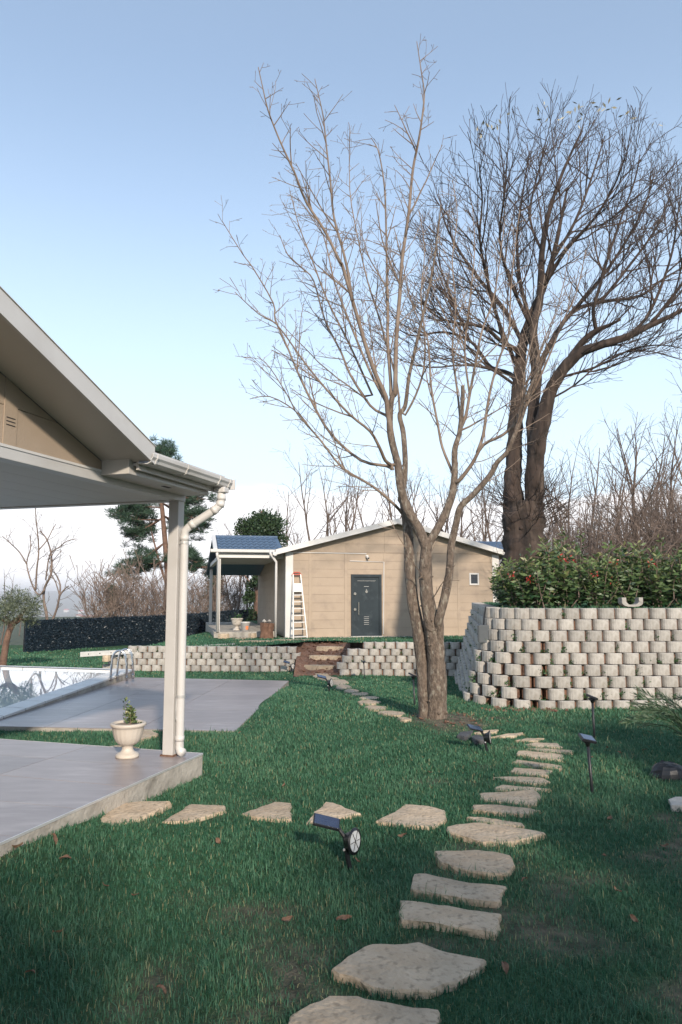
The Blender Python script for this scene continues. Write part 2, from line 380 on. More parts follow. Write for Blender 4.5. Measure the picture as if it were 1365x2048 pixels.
# ------------------------------------------------------------------ ground
def bare(x, y):
    n = 0.46 * mnoise.noise((x * 1.15, y * 1.15, 1.7)) + 0.50 * mnoise.noise((x * 3.1, y * 3.1, 5.2))
    n += 0.24 * sst(7.0, 3.5, y) + 0.10 * sst(0.8, 2.5, x) * sst(9, 7, y)
    n += 0.28 * mnoise.noise((x * 7.3, y * 7.3, 8.8))
    b = sst(0.24, 0.66, n)
    d = math.hypot(x - TREE.x - 0.18, (y - TREE.y + 0.05) * 0.8)
    return max(b * 0.9, 0.95 * sst(0.62, 0.34, d + 0.25 * mnoise.noise((x * 4, y * 4, 0))))
def sheet(name, fn, x0, x1, y0, y1, res, keep=None, m=None):
    nx, ny = int((x1 - x0) / res) + 1, int((y1 - y0) / res) + 1
    V = []; B = []
    for j in range(ny):
        for i in range(nx):
            x, y = x0 + i * res, y0 + j * res
            V.append((x, y, fn(x, y))); B.append(bare(x, y))
    F = []
    for j in range(ny - 1):
        for i in range(nx - 1):
            cx, cy = x0 + (i + .5) * res, y0 + (j + .5) * res
            if keep is None or keep(cx, cy): F.append((j * nx + i, j * nx + i + 1, (j + 1) * nx + i + 1, (j + 1) * nx + i))
    me = bpy.data.meshes.new(name); me.from_pydata(V, [], F)
    a = me.attributes.new('bare', 'FLOAT', 'POINT'); a.data.foreach_set('value', B)
    o = link(name, me, m or M_lawn, None, True); o['kind'] = 'structure'
    return o
def keep_upper(x, y):
    if y < 18.3: return x > return_x(y) + 0.48 and y > 11.22 and (x > 2.98 or y > 11.66 or math.hypot(x - 2.98, y - 11.66) < .45)
    if x > return_x(18.2) + 0.25: return True
    if x > 0.05: return y > 18.25
    if x > -0.95: return y > 20.2
    return y > 19.5 and zu(x, y) > zl(x, y) - 0.12
sheet('lawn', zl, -16, 12, -14, 32, 0.2)
sheet('upper_lawn', zu, -13, 30, 10.9, 62, 0.3, keep_upper)
# far land: falls away into a valley and rises into hills at the horizon
def far_z(x, y):
    r = math.hypot(x, y)
    z = -1.0 - 135 * sst(70, 1100, r)
    h = mnoise.fractal((x / 2600, y / 2600, 3.3), 1.0, 2.0, 5) * 0.5 + 0.5
    z += (70 + 190 * h) * sst(2600, 7600, r) * 0.72 + 26 * h * sst(900, 2600, r)
    return z
V = []; F = []; rs = [0, 18, 40, 70, 110, 170, 260, 400, 600, 850, 1100, 1500, 2000, 2500, 3000, 3500, 4000, 4500, 5000, 5600, 6200, 6900, 7700, 8600, 9800, 12000]
NT = 144
for r in rs:
    for k in range(NT):
        t = 2 * math.pi * k / NT; x, y = r * math.sin(t), r * math.cos(t); V.append((x, y, far_z(x, y)))
for i in range(len(rs) - 1):
    for k in range(NT): F.append((i * NT + k, i * NT + (k + 1) % NT, (i + 1) * NT + (k + 1) % NT, (i + 1) * NT + k))
me = bpy.data.meshes.new('hills'); me.from_pydata(V, [], F)
link('hills', me, M_hill, None, True)['kind'] = 'structure'

# ------------------------------------------------------------------ near house: veranda with gable, gutter and downpipe
AA = math.radians(17.0); UA = Vector((math.sin(AA), math.cos(AA), 0)); VA = Vector((math.cos(AA), -math.sin(AA), 0)); ZA = Vector((0, 0, 1))
ZT = 0.19
HO = atz(341, 1510, ZT)
def HP(u, v, z): return Vector((HO.x, HO.y, 0)) + UA * u + VA * v + ZA * z
AX = (UA, VA, ZA)
def hbox(mb, u0, u1, v0, v1, z0, z1): mb.box(HP((u0 + u1) / 2, (v0 + v1) / 2, (z0 + z1) / 2), (abs(u1 - u0), abs(v1 - v0), abs(z1 - z0)), AX)
# terrace slab and tiles
TU0, TU1, TV0, TV1 = -9.4, 0.15, -3.4, 0.25
mb = MB(); hbox(mb, TU0, TU1, TV0, TV1, -0.25, ZT - 0.012); terr = mb.build('terrace', M_render, None, False, 0.006); terr['kind'] = 'structure'
mb = MB(); hbox(mb, TU0, TU1 - .004, TV0, TV1 - .004, ZT - 0.012, ZT - 0.003); mb.build('grout', M_grout, terr)
tr = random.Random(3)
u = TU1 - 0.004; 
while u > TU0 + 0.1:
    v = TV1 - 0.006; u2 = max(u - 0.60, TU0)
    while v > TV0 + 0.1:
        v2 = max(v - 1.20, TV0)
        mb = MB(); e = tr.uniform(-.0006, .0006); hbox(mb, u2 + 0.003, u - 0.003, v2 + 0.003, v - 0.003, ZT - 0.006, ZT + e); mb.build('tile', M_tile, terr)
        v = v2
    u = u2
mb = MB(); hbox(mb, TU0, TU1 + .002, TV1 - .006, TV1 + .003, ZT - .014, ZT + .002); hbox(mb, TU1 - .004, TU1 + .004, TV0, TV1 - .007, ZT - .014, ZT + .002)
mb.build('edge_trim', M_alu, terr)

house = empty('veranda_house', HP(0, 0, ZT), 'near tan house with white veranda post, gable overhang and gutter', 'house')
mb = MB(); hbox(mb, -.054, .054, -.052, .052, ZT, 2.514); post = mb.build('post', M_trim, house, False, 0.006)
mb = MB(); hbox(mb, -.068, .068, -.068, .068, ZT, ZT + .012); mb.build('base_plate', M_wood, post)
mb = MB(); hbox(mb, -9.4, .06, -.055, .06, 2.513, 2.60); mb.build('beam', M_trim, house, False, 0.004)
mb = MB(); hbox(mb, -9.4, .05, .0605, .066, 2.588, 2.606); mb.build('beam_lip', M_white, house)
mb = MB(); hbox(mb, -.05, .058, -3.4, -.057, 2.513, 2.60); mb.build('beam', M_trim, house, False, 0.004)
k = 0
vv = -0.058
while vv > -3.3:                               # ceiling boards
    mb = MB(); hbox(mb, -9.3, -.052, max(vv - .30, -3.4) + .002, vv - .002, 2.522, 2.535); mb.build('ceiling_board', M_soffit, house); vv -= .30
RZ0, RU0, RSL, APEX = 2.665, -1.22, 0.352, -5.35          # soffit height at the foot of the rake, its place, slope, ridge
def rz(u): return RZ0 + RSL * (RU0 - u) if u > APEX else RZ0 + RSL * (RU0 - APEX) - RSL * (APEX - u)
# gable wall of siding panels; a batten with three vent slits
gable = [(RU0, 2.601), (RU0, rz(RU0) - .004), (APEX, rz(APEX) - .004), (-9.4, rz(-9.4) - .004), (-9.4, 2.601)]
ccw = gable if sum((gable[(i + 1) % 5][0] - gable[i][0]) * (gable[(i + 1) % 5][1] + gable[i][1]) for i in range(5)) < 0 else gable[::-1]
mb = MB(); mb.prism([HP(a, .018, b) for a, b in ccw], VA * .02); gw = mb.build('gable_backing', M_joint, house)
def gpanel(u0, u1, z0, z1, name='siding_panel', v1=.056):
    p = clip_convex([(u0, z0), (u1, z0), (u1, z1), (u0, z1)], ccw)
    if len(p) > 2 and area2(p) > 1e-4:
        mb = MB(); mb.prism([HP(a, .04, b) for a, b in p], VA * (v1 - .04)); return mb.build(name, M_siding, house, False, .002)
bat = [(-2.31, -2.19), (-3.52, -3.40), (-4.73, -4.61), (-5.94, -5.82), (-7.15, -7.03), (-8.36, -8.24)]
edges = [-1.2] + [q for b in bat for q in (b[1], b[0])] + [-9.4]
for i in range(0, len(edges), 2):
    z = 2.603
    for z2 in (2.862, 3.14, 3.42, 3.70, 3.98, 4.3):
        gpanel(edges[i + 1] + .002, edges[i] - .002, z + .002, z2 - .002); z = z2
for a, b in bat:
    st = gpanel(a, b, 2.603, 4.3, 'batten', .061)
    if a > -3:
        for j in range(3):
            mb = MB(); hbox(mb, a + .02, b - .02, .0612, .0625, 2.735 + j * .024, 2.742 + j * .024); mb.build('vent_slit', M_seam, st)
# roof: main slab with soffit, rake fascia
mb = MB(); mb.prism([HP(RU0, -3.6, rz(RU0) + .012), HP(APEX, -3.6, rz(APEX) + .012), HP(-9.7, -3.6, rz(-9.7) + .012), HP(-9.7, -3.6, rz(-9.7) + .11), HP(APEX, -3.6, rz(APEX) + .11), HP(RU0, -3.6, rz(RU0) + .11)], VA * 4.05)
mb.build('roof', M_roofblue, house)
mb = MB(); mb.prism([HP(RU0, .0615, rz(RU0) - .003), HP(APEX, .0615, rz(APEX) - .003), HP(-9.7, .0615, rz(-9.7) - .003), HP(-9.7, .0615, rz(-9.7) + .0115), HP(APEX, .0615, rz(APEX) + .0115), HP(RU0, .0615, rz(RU0) + .0115)], VA * .398)
mb.build('soffit', M_soffit, house)
mb = MB(); mb.prism([HP(RU0 + .03, .461, rz(RU0 + .03) - .012), HP(APEX, .461, rz(APEX) - .012), HP(APEX, .461, rz(APEX) + .125), HP(RU0 + .03, .461, rz(RU0 + .03) + .125)], VA * .022)
mb.prism([HP(APEX, .461, rz(APEX) - .012), HP(-9.7, .461, rz(-9.7) - .012), HP(-9.7, .461, rz(-9.7) + .125), HP(APEX, .461, rz(APEX) + .125)], VA * .022)
mb.build('rake_fascia', M_trim, house)
mb = MB(); mb.prism([HP(RU0 + .035, .40, rz(RU0) + .113), HP(APEX, .40, rz(APEX) + .127), HP(APEX, .40, rz(APEX) + .131), HP(RU0 + .035, .40, rz(RU0) + .117)], VA * .092)
mb.build('rake_flashing', M_white, house)
# lower veranda eave: boxed soffit, fascia, roof, gutter
mb = MB(); hbox(mb, RU0 - .05, -.40, .062, .31, 2.565, 2.715); hbox(mb, -.397, .035, .063, .309, 2.566, 2.655); eb = mb.build('eave_box', M_soffit, house, False, .003)
mb = MB(); hbox(mb, -.62, -.50, .20, .235, 2.5625, 2.5645); mb.build('soffit_vent', M_seam, eb)
mb = MB(); hbox(mb, RU0 + .0, .10, .34, .362, 2.60, 2.715); mb.build('eave_fascia', M_soffit, house)
mb = MB(); hbox(mb, RU0, .06, .311, .339, 2.635, 2.655); mb.build('eave_board', M_soffit, house)
mb = MB(); mb.prism([HP(RU0 + .01, .40, 2.722), HP(RU0 + .01, -1.6, 3.40), HP(RU0 + .01, -3.6, 2.722), HP(RU0 + .01, -3.6, 2.752), HP(RU0 + .01, -1.6, 3.43), HP(RU0 + .01, .40, 2.752)], UA * 1.36)
mb.build('veranda_roof', M_roofblue, house)
mb = MB(); hbox(mb, RU0 + .012, .15, .401, .425, 2.716, 2.757); mb.build('drip_edge', M_white, house)
gp = [(.372, 2.735), (.368, 2.735), (.368, 2.642), (.45, 2.638), (.478, 2.650), (.486, 2.672), (.500, 2.690), (.503, 2.716), (.496, 2.722), (.498, 2.694), (.482, 2.675), (.474, 2.656), (.448, 2.644), (.373, 2.647)]
mb = MB(); mb.prism([HP(RU0 - .02, a, b) for a, b in gp], UA * 1.40); gut = mb.build('gutter', M_white, house)
mb = MB(); hbox(mb, .181, .195, .362, .512, 2.632, 2.730); mb.build('end_cap', M_white, gut)
for uu in (-1.18, -.7, -.1, .10):
    mb = MB(); mb.prism([HP(uu, a, b) for a, b in [(.362, 2.738), (.362, 2.637), (.451, 2.632), (.483, 2.645), (.492, 2.670), (.506, 2.688), (.509, 2.722), (.5035, 2.7225), (.4995, 2.69), (.4855, 2.673), (.4775, 2.651), (.45, 2.6385), (.3665, 2.6425), (.3665, 2.738)]], UA * .02); mb.build('gutter_clip', M_white, gut)
dp = [HP(.06, .435, 2.645), HP(.06, .435, 2.52), HP(.055, .425, 2.475), HP(.04, .385, 2.43), HP(-.01, .165, 2.285), HP(-.02, .11, 2.235), HP(-.02, .103, 2.18), HP(-.02, .103, ZT + .16), HP(-.02, .103, ZT + .075), HP(-.025, .115, ZT + .045), HP(-.045, .15, ZT + .04)]
mb = MB(); mb.tube(dp, .0385, 16); pipe = mb.build('downpipe', M_white, house, True)
mb = MB(); hbox(mb, .01, .11, .375, .49, 2.585, 2.637); mb.build('outlet', M_white, pipe, False, .012)
def collar(i, t, ln=.045, r=.042):
    a, b = dp[i], dp[i + 1]; d = (b - a).normalized(); c = a.lerp(b, t); m2 = MB(); m2.tube([c - d * ln / 2, c + d * ln / 2], r, 16); m2.build('pipe_collar', M_white, pipe, True)
for i, t in ((0, .85), (1, .9), (3, .04), (3, .96), (6, .01), (7, .05)): collar(i, t)
for z in (2.12, .72):
    mb = MB(); mb.tube([HP(-.02, .103, z - .012), HP(-.02, .103, z + .012)], .0435, 16); hbox(mb, -.034, -.006, .058, .08, z - .01, z + .01); mb.build('pipe_clamp', M_galv, pipe)
mb = MB(); mb.tube([HP(-.05, .075, .71), HP(-.062, .08, .60), HP(-.064, .085, .52), HP(-.055, .09, .50), HP(-.05, .085, .56), HP(-.05, .078, .68)], .004, 5); mb.build('tie_wire', M_galv, pipe)
mb = MB(); hbox(mb, -9.4, -.06, -3.55, -3.4, ZT - .4, 2.60); mb.build('wall', M_siding, house)

# ------------------------------------------------------------------ patio and pool
def ptz(x, y): return 0.012 - 0.020 * max(0, y - 9)
pat = [(-1.27, 8.92), (-1.06, 14.97), (-4.40, 15.72), (-4.52, 9.30)]
if area2(pat) and sum((pat[(i + 1) % 4][0] - pat[i][0]) * (pat[(i + 1) % 4][1] + pat[i][1]) for i in range(4)) > 0: pat = pat[::-1]
mb = MB(); mb.prism([Vector((x, y, ptz(x, y) - .006)) for x, y in pat], (0, 0, -.30)); pav = mb.build('patio', M_render); pav['kind'] = 'structure'
pd = Vector((0.21, 6.05, 0)).normalized(); pq = Vector((pd.y, -pd.x, 0))
for i in range(-2, 14):
    for j in range(-2, 5):
        o2 = Vector((-1.27, 8.9, 0)) + pd * (i * .603) - pq * (j * 1.203)
        r4 = [o2, o2 + pd * .6, o2 + pd * .6 - pq * 1.2, o2 - pq * 1.2]
        p = clip_convex([(q.x, q.y) for q in r4], pat)
        if len(p) > 2 and area2(p) > .003:
            c = (sum(q[0] for q in p) / len(p), sum(q[1] for q in p) / len(p))
            mb = MB(); mb.prism([Vector((c[0] + (x - c[0]) * .996, c[1] + (y - c[1]) * .996, ptz(x, y) - .0055)) for x, y in p], (0, 0, .0065 + tr.uniform(-.0005, .0005))); mb.build('tile', M_tile, pav)
# pool: coping stones round a sheet of water
PC = [Vector((-4.50, 7.2, 0)), Vector((-4.42, 15.85, 0)), Vector((-10.6, 17.45, 0)), Vector((-10.6, 7.2, 0))]
CT = 0.035
pool = tag(bpy.data.objects.new('pool', None), None, None, None, 'structure'); COL.objects.link(pool); pool.location = (-7.5, 12, 0)
cw = .36
def inset(P, d):
    n = len(P); R = []
    for i in range(n):
        a, b, c = P[i - 1], P[i], P[(i + 1) % n]
        e1 = (b - a).normalized(); e2 = (c - b).normalized(); n1 = Vector((-e1.y, e1.x, 0)); n2 = Vector((-e2.y, e2.x, 0))
        bis = (n1 + n2).normalized(); R.append(b + bis * (d / max(.3, bis.dot(n1))))
    return R
PI_ = inset(PC, cw)
for i in range(4):
    a, b, c, d = PC[i], PC[(i + 1) % 4], PI_[(i + 1) % 4], PI_[i]
    n = max(1, int((b - a).length / .62))
    for k in range(n):
        t0, t1 = k / n + .002, (k + 1) / n - .002
        q = [a.lerp(b, t0), a.lerp(b, t1), d.lerp(c, t1), d.lerp(c, t0)]
        mb = MB(); mb.prism([p + ZA * (CT - .035) for p in q], (0, 0, .035)); mb.build('coping_stone', M_white2, pool, False, .006)
mb = MB()
for i in range(4):
    a, b = PC[i], PC[(i + 1) % 4]; e = (b - a).normalized(); nn = Vector((-e.y, e.x, 0))
    mb.prism([a + nn * .012 + ZA * -.35, b + nn * .012 + ZA * -.35, b + nn * .012 + ZA * (CT - .036), a + nn * .012 + ZA * (CT - .036)], nn * (cw - .03))
mb.build('pool_wall', M_render, pool)
WI = inset(PC, cw - .02)
mb = MB(); mb.add([p + ZA * (CT - .03) for p in WI], [(0, 1, 2, 3)]); wt = mb.build('water', M_water, pool)
# overflow grating along the far coping
ga, gb = PI_[1].lerp(PI_[2], .03), PI_[1].lerp(PI_[2], .9)
e = (gb - ga).normalized(); nn = Vector((-e.y, e.x, 0)); ng = 130
mb = MB()
for k in range(ng):
    c = ga.lerp(gb, (k + .5) / ng) - nn * .07 + ZA * (CT + .003); mb.box(c, (.022, .10, .006), (e, nn, ZA))
mb.build('overflow_grating', M_grey, pool)['kind'] = 'stuff'
# pool ladder: two bent steel rails
pl = empty('pool_ladder', (-4.75, 14.6, CT), 'stainless steel pool ladder with two curved hand rails on the coping', 'pool ladder')
def rail(p0, p1, h):
    p0, p1 = Vector(p0), Vector(p1); d = p1 - p0; pts = [p0 + ZA * -.06, p0 + ZA * (h * .55) + d * .06]
    for k in range(9):
        t = math.pi * k / 8; pts.append(p0 + d * (.5 - .42 * math.cos(t)) + ZA * (h * .66 + h * .34 * math.sin(t)))
    pts += [p1 + ZA * (h * .5) - d * .03, p1 + ZA * -.06]
    m2 = MB(); m2.tube(pts, .021, 10); return m2.build('rail', M_steel, pl, True)
def foot(p):
    m2 = MB(); m2.tube([Vector(p) + ZA * -.004, Vector(p) + ZA * .012], .045, 14); m2.build('foot_flange', M_steel, pl)
ra0, ra1 = atz(221, 1356, CT), atz(251, 1359, .0); rb0, rb1 = atz(234, 1352, CT), atz(263, 1356, .0)
ra1 = ra0 + Vector((.31, .03, 0)); rb1 = rb0 + Vector((.31, .03, 0))
rail(ra0, ra1, .52); rail(rb0, rb1, .52)
for p in (ra0, ra1, rb0, rb1): foot((p.x, p.y, CT))

# ------------------------------------------------------------------ far house
FE = Vector((.977, .213, 0)); FN = Vector((-.213, .977, 0)); F0 = Vector((-1.80, 24.0, 0))
FAX = (FE, FN, ZA)
def FP(s, n, z): return F0 + FE * s + FN * n + ZA * z
def atF(x, y, n=0.0):
    d = ray(x, y); k = (F0 + FN * n).dot(FN); t = k / d.dot(FN); p = Vector((0, 0, CZ)) + d * t
    return (p - F0).dot(FE), p.z
def fbox(mb, s0, s1, n0, n1, z0, z1): mb.box(FP((s0 + s1) / 2, (n0 + n1) / 2, (z0 + z1) / 2), (abs(s1 - s0), abs(n1 - n0), abs(z1 - z0)), FAX)
FZ0 = 0.22
sR = atF(998, 1200)[0]; sL = 0.0
zTrim = 3.02
sRidge = (sL + sR) / 2; zRidge = 4.02
sl_ = (zRidge - 3.02) / sRidge
def fz(s): return zRidge - sl_ * abs(s - sRidge)
fh = empty('garden_house', FP(sRidge, 0, FZ0), 'tan garden house with dark steel door, white fascia and blue tiled porch', 'house')
fg = [(sL, FZ0), (sR, FZ0), (sR, fz(sR)), (sRidge, zRidge), (sL, fz(sL))]
mb = MB(); mb.prism([FP(a, .03, b) for a, b in fg], FN * 9.0); mb.build('wall', M_joint, fh)
for i in range(10):
    for s0, s1 in ((sL - .022, sL - .002), (sR + .002, sR + .022)):
        mb = MB(); fbox(mb, s0, s1, .125, 9.0, FZ0 + i * .28 + .002, FZ0 + i * .28 + .278); mb.build('siding_plank', M_siding, fh)
bats = [atF(621, 1200)[0], atF(692.5, 1200)[0], atF(770.5, 1200)[0], atF(846, 1200)[0], atF(918.5, 1200)[0]]
ds0, ds1 = atF(702.5, 1215)[0], atF(763.5, 1215)[0]; dz1 = FZ0 + 2.07
cols = [sL + .22] + [q for b in bats for q in (b - .05, b + .05)] + [sR - .22]
def fpanel(s0, s1, z0, z1, name='siding_plank', n0=.03, m=None):
    p = clip_convex([(s0, z0), (s1, z0), (s1, z1), (s0, z1)], fg)
    if len(p) > 2 and area2(p) > .002:
        m2 = MB(); m2.prism([FP(a, n0, b) for a, b in p], FN * -.03); return m2.build(name, m or M_siding, fh)
zr = [FZ0 + i * .28 for i in range(11)]; zr[-1] = zTrim - .004
for i in range(0, len(cols), 2):
    a, b = cols[i], cols[i + 1]
    for z0, z1 in zip(zr[:-1], zr[1:]):
        pass
        if a < ds0 < b and z0 < dz1 - .01:
            if z1 > dz1:
                fpanel(a + .001, b - .001, dz1 + .004, z1 - .0025); fpanel(a + .001, ds0 - .004, z0 + .0025, dz1 + .001); fpanel(ds1 + .004, b - .001, z0 + .0025, dz1 + .001)
            elif True:
                fpanel(a + .001, ds0 - .004, z0 + .0025, z1 - .0025); fpanel(ds1 + .004, b - .001, z0 + .0025, z1 - .0025)
        else: fpanel(a + .001, b - .001, z0 + .0025, z1 - .0025)
for b in bats: fpanel(b - .048, b + .048, FZ0, zTrim - .004, 'batten', .024)
fpanel(sL, sR, zTrim - .0, zTrim + .012, 'trim_strip', .022)
gcols = [sL] + bats + [sR]
for i in range(len(gcols) - 1):
    z = zTrim + .014
    while z < zRidge:
        fpanel(gcols[i] + .002, gcols[i + 1] - .002, z + .0025, z + .2775); z += .28
for s0, s1 in ((sL - .03, sL + .218), (sR - .218, sR + .03)):
    mb = MB(); fbox(mb, s0, s1, -.02, .12, FZ0 - .1, fz(sL) - .01); mb.build('corner_pilaster', M_white2, fh, False, .004)
mb = MB(); fbox(mb, sL - .25, sR + .1, -.16, .02, FZ0 - .35, FZ0 - .002); mb.build('plinth', M_render, fh, False, .01)
# roof slabs, white fascia
zF = 0.02
def rslab(name, n0, n1, d0, d1, ov, m):
    m2 = MB()
    for sg in (-1, 1):
        se = sRidge + sg * (sRidge + ov)
        m2.prism([FP(se, n0, fz(se) + d0), FP(sRidge, n0, zRidge + d0), FP(sRidge, n0, zRidge + d1), FP(se, n0, fz(se) + d1)], FN * (n1 - n0))
    return m2.build(name, m, fh)
rslab('roof', -.30, 9.3, .06, .15, .36, M_roofblue); rslab('soffit', -.30, 9.3, .005, .058, .34, M_soffit)
rslab('rake_fascia', -.335, -.302, -.01, .165, .40, M_white2)
for sg, nm in ((-1, 0), (1, 0)):
    se = sRidge + sg * (sRidge + .42); mb = MB()
    mb.prism([FP(se - .07, -.32, fz(se) + .10), FP(se - .07, -.32, fz(se) + .0), FP(se - .03, -.32, fz(se) - .03), FP(se + .04, -.32, fz(se) - .03), FP(se + .07, -.32, fz(se) + .02), FP(se + .07, -.32, fz(se) + .10)], FN * 9.5)
    mb.build('gutter', M_white2, fh)
# door
dr = bpy.data.objects.new('door', None); COL.objects.link(dr); dr.parent = fh
mb = MB(); fbox(mb, ds0, ds0 + .09, -.05, .03, FZ0, dz1); fbox(mb, ds1 - .09, ds1, -.05, .03, FZ0, dz1); fbox(mb, ds0 + .09, ds1 - .09, -.05, .03, dz1 - .09, dz1)
def pdoor(m2, name, m, **k): return m2.build(name, m, dr, **k)
pdoor(mb, 'frame', M_door, bevel=.006)
mb = MB(); fbox(mb, ds0 + .091, ds1 - .091, -.012, .03, FZ0 + .02, dz1 - .091); pdoor(mb, 'leaf', M_door)
lw = ds1 - ds0
mb = MB(); fbox(mb, ds0 + .24, ds0 + .262, -.075, -.055, FZ0 + .72, FZ0 + 1.14); fbox(mb, ds0 + .243, ds0 + .259, -.056, -.012, FZ0 + .76, FZ0 + .78); fbox(mb, ds0 + .243, ds0 + .259, -.056, -.012, FZ0 + 1.08, FZ0 + 1.10); pdoor(mb, 'handle', M_chrome)
for z in (.90, 1.42):
    mb = MB(); c = FP(ds0 + .125, -.05, FZ0 + z); mb.tube([c + FN * .01, c - FN * .018], .045, 14); pdoor(mb, 'lock', M_chrome)
mb = MB(); c = FP(ds0 + lw * .50, -.012, FZ0 + 1.49); mb.tube([c, c - FN * .03], .045, 14); fbox(mb, ds0 + lw * .49, ds0 + lw * .51, -.03, -.012, FZ0 + 1.53, FZ0 + 1.58); pdoor(mb, 'knocker', M_chrome)
mb = MB(); fbox(mb, ds0 + .22, ds1 - .20, -.016, -.0125, FZ0 + 1.846, FZ0 + 1.86); pdoor(mb, 'trim_line', M_chrome)
for j in range(6):
    z = FZ0 + .40 + j * .062 if j < 5 else FZ0 + 1.66
    mb = MB(); fbox(mb, ds0 + lw * .42, ds0 + lw * .58, -.015, -.0125, z, z + .010); pdoor(mb, 'trim_line', M_galv)
mb = MB(); fbox(mb, ds0 - .02, ds1 + .02, -.12, .02, FZ0 - .012, FZ0 + .018); pdoor(mb, 'threshold', M_galv)
# conduits and wall lamp
def conduit(px):
    m2 = MB(); pts = []
    for x, y in px: s, z = atF(x, y); pts.append(FP(s, -.018, z))
    m2.tube(pts, .016, 8); m2.build('conduit', M_white2, fh)
conduit([(572, 1104.5), (733, 1107.5)]); conduit([(700, 1122), (768, 1124.2), (767, 1268)])
s, z = atF(734, 1113); mb = MB(); fbox(mb, s - .05, s + .05, -.03, -.001, z - .05, z + .05); lm = mb.build('wall_lamp', M_white2, fh, False, .008)
mb = MB(); mb.tube([FP(s - .02, -.03, z), FP(s + .01, -.09, z - .04), FP(s + .02, -.17, z - .06)], .036, 10); mb.build('lamp_head', M_white2, lm, True)
mb = MB(); mb.tube([FP(s + .02, -.171, z - .06), FP(s + .022, -.178, z - .062)], .03, 10); mb.build('lens', M_black, lm)
# side window near the right corner
w0, w1 = atF(939, 1160)[0], atF(958, 1160)[0]; wz0, wz1 = atF(940, 1170)[1], atF(940, 1146)[1]
wn = bpy.data.objects.new('window', None); COL.objects.link(wn); wn.parent = fh
mb = MB(); fbox(mb, w0, w0 + .05, -.03, .0, wz0, wz1); fbox(mb, w1 - .05, w1, -.03, .0, wz0, wz1); fbox(mb, w0 + .05, w1 - .05, -.03, .0, wz0, wz0 + .05); fbox(mb, w0 + .05, w1 - .05, -.03, .0, wz1 - .05, wz1); mb.build('frame', M_white2, wn)
mb = MB(); fbox(mb, w0 + .05, w1 - .05, -.012, -.002, wz0 + .05, wz1 - .05); mb.build('pane', M_glass, wn)
# downpipe on the left corner
s1_, z1_ = atF(541, 1103, -.2); s2_, z2_ = atF(553, 1124, -.1); s3_, z3_ = atF(551.5, 1268, -.1)
mb = MB(); mb.tube([FP(s1_, -.2, z1_ + .05), FP(s1_, -.2, z1_ - .06), FP(s2_, -.1, z2_), FP(s2_, -.1, z2_ - .15), FP(s2_, -.1, FZ0 + .02)], .042, 12); mb.build('downpipe', M_white, fh, True)
# side porches: left one in full, the right one only its roof end shows
pc0, pc1, pe, pr = -2.35, -.02, .55, 2.3
PZE, PZR = 3.04, 3.62
def porch_roof(s0, s1, tiles):
    m2 = MB(); m2.prism([FP(s0, pe, PZE), FP(s0, pr, PZR), FP(s0, pr + 6.0, PZE - .6), FP(s0, pr + 6.0, PZE - .56), FP(s0, pr, PZR + .03), FP(s0, pe, PZE + .03)], FE * (s1 - s0))
    r = m2.build('porch_roof', M_roofblue, fh)
    if not tiles: return r
    nr, tw = 5, .185; sd = Vector((0, pr - pe, PZR - PZE)); ln = sd.length / nr; nc = int((s1 - s0 - .16) / tw)
    vs = []; fs = []; q = 8
    for i in range(2):
        for k in range(q + 1):
            hz = .030 + .022 * math.sin(2 * math.pi * k / q) + (.026 if i == 0 else 0)
            for zz in (0, -.02):
                vs.append((k / q * tw, i * ln * 1.04, hz + zz))
    W = (q + 1) * 2
    for k in range(q):
        fs += [(k * 2, k * 2 + 2, W + k * 2 + 2, W + k * 2), (k * 2 + 1, W + k * 2 + 1, W + k * 2 + 3, k * 2 + 3), (k * 2, k * 2 + 1, k * 2 + 3, k * 2 + 2)]
    tm = bpy.data.meshes.new('tile'); tm.from_pydata(vs, [], fs); tm.materials.append(M_roofblue)
    ang = math.atan2(PZR - PZE, pr - pe); rot = Matrix((FE, FN, ZA)).transposed().to_4x4() @ Matrix.Rotation(ang, 4, 'X')
    for i in range(nr):
        for k in range(nc):
            o = link('tile', tm, None, r); p = FP(s0 + .14 + k * tw, pe + (pr - pe) * i / nr, PZE + .03 + (PZR - PZE) * i / nr)
            o.matrix_local = Matrix.Translation(p - origin(r)) @ rot
    m2 = MB(); m2.tube([FP(s0, pr, PZR + .05), FP(s1, pr, PZR + .05)], .05, 8); m2.build('ridge_cap', M_roofblue, r)
    m2 = MB(); m2.prism([FP(s0 - .02, pe - .04, PZE - .03), FP(s0 - .02, pr, PZR - .02), FP(s0 - .02, pr, PZR + .10), FP(s0 - .02, pe - .04, PZE + .09)], FE * .13); m2.build('verge_board', M_white2, r)
    return r
porch_roof(pc0, pc1, True)
mb = MB(); mb.prism([FP(pc0 - .12, pe - .02, PZE + .07), FP(pc0 - .12, pe - .02, PZE - .03), FP(pc0 - .12, pe - .08, PZE - .05), FP(pc0 - .12, pe - .14, PZE - .02), FP(pc0 - .12, pe - .15, PZE + .07)], FE * (pc1 - pc0 + .05)); mb.build('porch_gutter', M_white2, fh)
mb = MB(); fbox(mb, pc0 + .10, pc1, pe + .05, pe + .22, PZE - .20, PZE - .055); mb.build('porch_beam', M_white2, fh)
mb = MB(); fbox(mb, pc0 + .10, pc1, pe + .23, 9.0, PZE - .20, PZE - .17); mb.build('porch_ceiling', M_soffit, fh)
mb = MB(); fbox(mb, pc0 + .10, pc0 + .24, pe + .23, 9.0, PZE - .30, PZE - .205); mb.build('porch_beam', M_white2, fh)
PFZ = FZ0 + .17
mb = MB(); fbox(mb, pc0 + .05, pc1 - .25, pe + .1, 9.0, FZ0 - .35, PFZ); mb.build('porch_floor', M_render, fh, False, .01)
